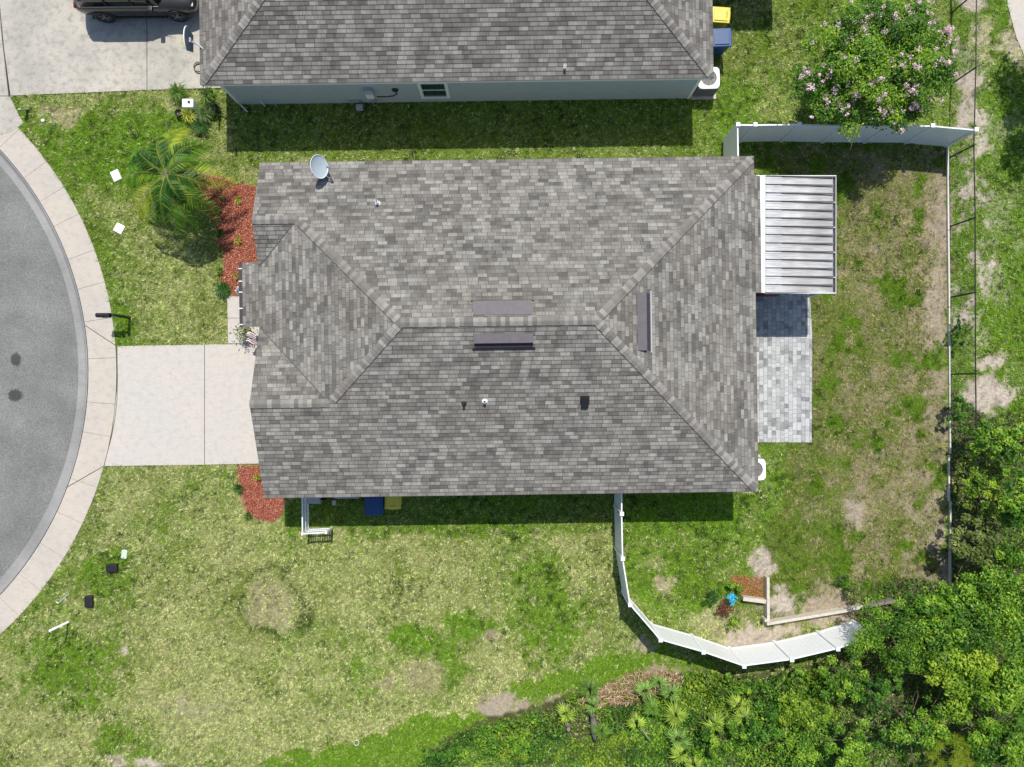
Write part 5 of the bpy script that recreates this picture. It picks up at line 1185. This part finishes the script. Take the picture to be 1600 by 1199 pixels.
for i, (px, py, r, n, c, lab) in enumerate([
  (350, 310, .16, 26, MG, 'tiny green plant in the red mulch nearest the palm'), (374, 314, .19, 34, YG, 'yellow plant in the upper part of the red mulch near the roof edge'), (343, 331, .16, 30, DG, 'small dark plant in the red mulch under the yellow frond'),
  (346, 366, .22, 60, DG, 'round dark green plant on the left side of the red mulch'), (374, 378, .19, 36, YG, 'yellow plant midway down the red mulch'), (347, 394, .19, 40, MG, 'green plant on the left edge of the red mulch below the dark one'),
  (346, 424, .20, 50, MG, 'leafy green plant on the mulch edge level with the porch roof'), (372, 433, .17, 30, YG, 'yellow plant tucked against the porch gutter'), (351, 453, .38, 160, DG, 'large spiky dark green plant at the top corner of the walkway'),
  (376, 763, .25, 60, DG, 'dark plant on the left edge of the lower mulch bed'), (390, 805, .2, 50, MG, 'green plant at the bottom of the lower mulch bed'), (404, 745, .2, 50, YG, 'yellow green plant half under the lower left roof corner')]):
    tuft(px, py, r, n, c, lab, group='small plants in the red mulch', seed=i, name='bedding_plant')
for i, (px, py, r, n, c, lab) in enumerate([
  (283, 148, .45, 160, MG, 'grassy green clump at the edge of the neighbour drive'), (300, 184, .38, 80, YG, 'spiky pale green clump below the white planter'), (327, 152, .4, 90, MG, 'leafy clump between the white planter and the house corner'),
  (322, 182, .45, 110, (.16, .24, .08), 'wide dull green clump right of the spiky pale one'), (338, 172, .35, 80, (.05, .1, .03), 'dark clump nearest the corner downpipe'), (317, 200, .4, 90, DG, 'dark green clump lowest in the weedy bed')]):
    tuft(px, py, r, n, c, lab, seed=40+i, h=.4, name='weed_clump', group='plants round the white planter')
# pots by the weedy bed
for i, (px, py) in enumerate(((340, 172), (283, 180), (330, 147))):
    bm = bmesh.new(); lathe(bm, [(.001, .02), (.11, .02), (.15, .24), (.135, .24), (.12, .18), (.001, .18)], 20); o = obj('flower_pot', bm, M_BLACK); o.location = P3(px, py)
    tag(o, ('black pot beside the corner downpipe', 'black pot left of the spiky pale clump', 'black pot between the drive and the house corner')[i], 'flower pot', 'black pots in the weedy bed')
# front stoop things
t = empty('potted_plant', P3(390, 521), 'potted plant with cream flowers at the notch between porch and garage roof', 'potted plant')
bm = bmesh.new(); lathe(bm, [(.001, .02), (.13, .02), (.18, .34), (.16, .34), (.15, .28), (.001, .28)], 20); obj('pot', bm, M_TERRA, t)
g = np.random.default_rng(31); n = 260; p = g.normal(size=(n, 3))*np.array([.17, .17, .12])+np.array([-.05, 0, .55]); leaf_mesh('foliage', p, g.normal(size=p.shape)+np.array([0, 0, 1]), .11, .4, pick('olive', g.random(n)), M_LEAF, t, 5)
n = 90; p = g.normal(size=(n, 3))*np.array([.13, .13, .06])+np.array([-.05, 0, .62]); leaf_mesh('blossom', p, g.normal(size=p.shape)+np.array([0, 0, 1.3]), .06, .8, np.clip(np.array([.75, .72, .66])*g.uniform(.8, 1.1, (n, 1)), 0, 1), M_PETAL, t, 6)
def cloth(name, px, py, z, w, l, cols, label, cat, rz, pole=None):
    t = empty(name, P3(px, py, z, 0), label, cat, rz=rz); n = 24
    bms = [bmesh.new() for _ in cols]
    for k in range(12):
        bm = bms[k % len(cols)]; y0, y1 = -w/2+w*k/12, -w/2+w*(k+1)/12
        for i in range(n):
            def f(u, y): return (u*l-l/2, y+.03*math.sin(u*9), z+.06*math.sin(u*7+y*5)-.18*u+.05*math.sin(y*16))
            u0, u1 = i/n, (i+1)/n; bm.faces.new([bm.verts.new(v) for v in (f(u0, y0), f(u1, y0), f(u1, y1), f(u0, y1))])
    for bm, m in zip(bms, cols):
        bmesh.ops.remove_doubles(bm, verts=bm.verts, dist=1e-5); o = obj('stripe', bm, m, t, True)
    bm = bmesh.new(); tube(bm, [(l/2, 0, 0), (l/2, 0, z+.1), (-l/2, 0, z+.12)], .012, 8); obj('pole', bm, M_BLACKM, t)
cloth('garden_flag', 396, 530, .9, .38, .55, [M_RED, M_WHITE], 'maroon and white striped flag beside the potted plant at the garage corner', 'flag', R(-18))
cloth('garden_flag', 372, 455, .6, .22, .26, [M_WHITE, plain('pink_cloth', (.75, .50, .50), .8)], 'small pink and white garden flag at the corner of mulch and walkway', 'flag', R(-50))
# chair under the patio cover, only its edge is in view
def patio_chair(px, py, label):
    x, y = P(px, py, .8); t = empty('patio_chair', (x, y, .026), label, 'chair', 'dark red patio chairs')
    bm = bmesh.new(); bx(bm, -.25, 0, .40, .25, .5, .48, bev=.03); obj('seat', bm, M_RED, t); bm = bmesh.new(); bx(bm, -.24, -.06, .45, .24, .03, .92, bev=.035); obj('backrest', bm, M_RED, t)
    for sx in (-.22, .22):
        for sy in (.02, .46): bm = bmesh.new(); tube(bm, [(sx, sy, 0), (sx, sy, .42)], .016, 8); obj('leg', bm, M_BLACKM, t)
patio_chair(1194, 460, 'dark red chair nearest the house under the patio cover'); patio_chair(1207, 459.5, 'dark red chair further from the house under the patio cover')

# utility things under the central house's eave near the picket fence
def eave_items():
    t = empty('hose_reel', P3(508, 771), 'dark hose reel and tools in the shade by the picket fence', 'hose reel')
    bm = bmesh.new()
    for k in range(5): torus(bm, (0, 0, .12+.04*k), .22-.01*(k % 2), .018, n=24, m=6)
    obj('hose', bm, M_BLACK, t); box('stand', (-.3, -.02, 0), (.3, .02, .5), M_STEEL, t, .01)
    o = box('paving_block', (-.07, -.1, 0), (.07, .1, .14), M_TAN); o.location = P3(523, 785); tag(o, 'small upright grey block in the shade right of the picket fence', 'block')
    o = box('storage_box', (-.5, -.2, 0), (.5, .2, .45), M_ALU, None, .02); o.location = P3(545, 768.5); tag(o, 'long grey storage box mostly under the roof edge left of the bins', 'box')
    o = box('storage_box', (-.28, -.3, 0), (.28, .3, .4), M_ALU, None, .02); o.location = P3(493, 773); tag(o, 'pale grey storage box mostly under the roof edge behind the picket fence', 'box')
eave_items()

# ------------------------------------------------------------------ mulch beds (chips)
M1 = [(300, 300), (304, 285), (318, 272), (340, 275), (362, 284), (402, 290), (470, 290), (470, 463), (357, 463), (344, 440), (352, 412), (343, 392), (338, 355), (322, 338), (306, 326)]
M2 = [(370, 727), (470, 724), (446, 780), (442, 806), (425, 817), (402, 812), (385, 800), (378, 775), (372, 748)]
M3 = [(1139, 905), (1152, 898), (1193, 902), (1193, 933), (1158, 929)]
THATCH = [(905, 1085), (960, 1060), (1000, 1045), (1050, 1045), (1070, 1060), (1040, 1075), (1000, 1095), (950, 1100), (900, 1110)]
def mulch(poly, cols, label, dens, name='mulch', sz=.055, asp=.28, seed=0, zz=.05):
    g = np.random.default_rng(seed+5); xs = [P(*p) for p in poly]; x0, x1 = min(p[0] for p in xs), max(p[0] for p in xs); y0, y1 = min(p[1] for p in xs), max(p[1] for p in xs)
    n = int((x1-x0)*(y1-y0)*dens); X = g.uniform(x0, x1, n); Y = g.uniform(y0, y1, n)
    px = 800+X*K0+(fbm(X*4, Y*4, 3)-.5)*12+g.normal(size=n)*1.5; py = 599.5-Y*K0+(fbm(X*4, Y*4, 8)-.5)*12+g.normal(size=n)*1.5; k = inpoly(px, py, poly); X, Y = X[k], Y[k]; m = len(X)
    c = np.array(cols)[g.integers(len(cols), size=m)]*g.uniform(.6, 1.3, (m, 1)); Z = .03+zz*g.random(m)
    o = leaf_mesh(name, np.stack([X, Y, Z], 1), g.normal(size=(m, 3))*.33+np.array([0, 0, 1.0]), sz, asp, np.clip(c, 0, 1), M_CHIP, None, seed); o['kind'] = 'stuff'; tag(o, label, 'mulch')
REDM = [(.58, .16, .085), (.47, .12, .065), (.64, .26, .15), (.30, .08, .05), (.72, .44, .30)]
for poly, nm in ((M1, 'a'), (M2, 'b')):
    bm = bmesh.new(); cx = sum(p[0] for p in poly)/len(poly); cy = sum(p[1] for p in poly)/len(poly); prism(bm, [P(cx+(p[0]-cx)*.96, cy+(p[1]-cy)*.96) for p in poly], -.05, .03); o = obj('mulch_bed', bm, plain('mulch_soil', (.20, .05, .035), .95, var=.4, scale=20)); o['kind'] = 'structure'
mulch(M1, REDM, 'red wood chip mulch between the palm and the central house', 1500, seed=1)
mulch(M2, REDM, 'red wood chip mulch below the driveway at the lower left roof corner', 1500, seed=2)
mulch(M3, [(.55, .20, .09), (.48, .14, .06), (.6, .3, .15), (.35, .1, .05)], 'orange wood chip mulch in the small bed by the retaining wall', 1800, seed=3)
mulch(THATCH, [(.50, .34, .22), (.42, .26, .17), (.6, .46, .3), (.3, .17, .1)], 'dry brown palm thatch above the fan palms', 420, 'thatch', .22, .10, 4, .15)

# ------------------------------------------------------------------ grass
def grass():
    g = np.random.default_rng(123); dens = 235
    x0, x1, y0, y1 = -21.5, 21.6, -16.4, 16.4; n = int((x1-x0)*(y1-y0)*dens); X = g.uniform(x0, x1, n); Y = g.uniform(y0, y1, n)
    px = 800+X*K0; py = 599.5-Y*K0; j = g.normal(size=(2, n))*.9
    keep = np.hypot(X-CXC, Y-CYC) > R_SO+.02+g.normal(size=n)*.035
    for poly in (DRIVE_N, DRIVE, WALKP, PATIO, SLAB1, SLAB2, FARPATH, M1, M2, M3, [(150, 541), (205, 541), (205, 728), (150, 728)]): keep &= ~inpoly(px+j[0], py+j[1], poly)
    X, Y, px, py = X[keep], Y[keep], px[keep], py[keep]
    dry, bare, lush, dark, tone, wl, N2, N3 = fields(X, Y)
    gr = g.random(len(X)); keep = (gr > bare*1.15) & ((wl < .5) | (g.random(len(X)) < .25))
    X, Y, dry, lush, dark, N2, N3, tone = [a[keep] for a in (X, Y, dry, lush, dark, N2, N3, tone)]; T = len(X); B = 4
    straw = g.random(T) < dry*.85
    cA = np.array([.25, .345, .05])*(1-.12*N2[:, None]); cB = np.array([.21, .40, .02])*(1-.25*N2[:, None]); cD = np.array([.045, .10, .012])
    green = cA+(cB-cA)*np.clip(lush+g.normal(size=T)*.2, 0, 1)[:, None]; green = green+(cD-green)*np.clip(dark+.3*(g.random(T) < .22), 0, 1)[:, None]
    cB = cB+np.array([.09, .06, 0])*tone[:, None]*(1-N2[:, None])
    st = (np.array([.62, .66, .31])*(1-N2[:, None])+np.array([.50, .44, .23])*N2[:, None])*g.uniform(.7, 1.2, (T, 1))
    col = np.where(straw[:, None], st, green)
    col = np.repeat(col*g.uniform(.6, 1.35, (T, 1)), B, 0)*g.uniform(.75, 1.2, (T*B, 1)); mix = (g.random(T*B) < .06) & (np.repeat(N2, B) < .5); col[mix] = np.array([.60, .62, .28])
    bX = np.repeat(X, B)+g.normal(size=T*B)*.018; bY = np.repeat(Y, B)+g.normal(size=T*B)*.018
    a = g.uniform(0, 2*math.pi, T*B); L = g.uniform(.04, .10, T*B)*(1+.5*np.repeat(lush, B)); h = g.uniform(.02, .06, T*B)*(1+.5*np.repeat(lush, B)); w = g.uniform(.006, .013, T*B)
    d = np.stack([np.cos(a), np.sin(a)], 1); s = np.stack([-np.sin(a), np.cos(a)], 1)*w[:, None]
    base = np.stack([bX, bY], 1); z = np.zeros(T*B)+.0
    V = np.zeros((T*B, 3, 3)); V[:, 0, :2] = base-s; V[:, 1, :2] = base+s; V[:, 2, :2] = base+d*L[:, None]; V[:, 0, 2] = z; V[:, 1, 2] = z+.004; V[:, 2, 2] = z+h+.01
    V[:, 0, :2] += 0; o = np_mesh('grass', V.reshape(-1, 3), None, 3, np.repeat(np.clip(col, 0, 1), 3, 0), M_GRASS)
    o['kind'] = 'stuff'; tag(o, 'short mown lawn grass, partly dried to straw', 'grass')
    print('tufts', T)
grass()
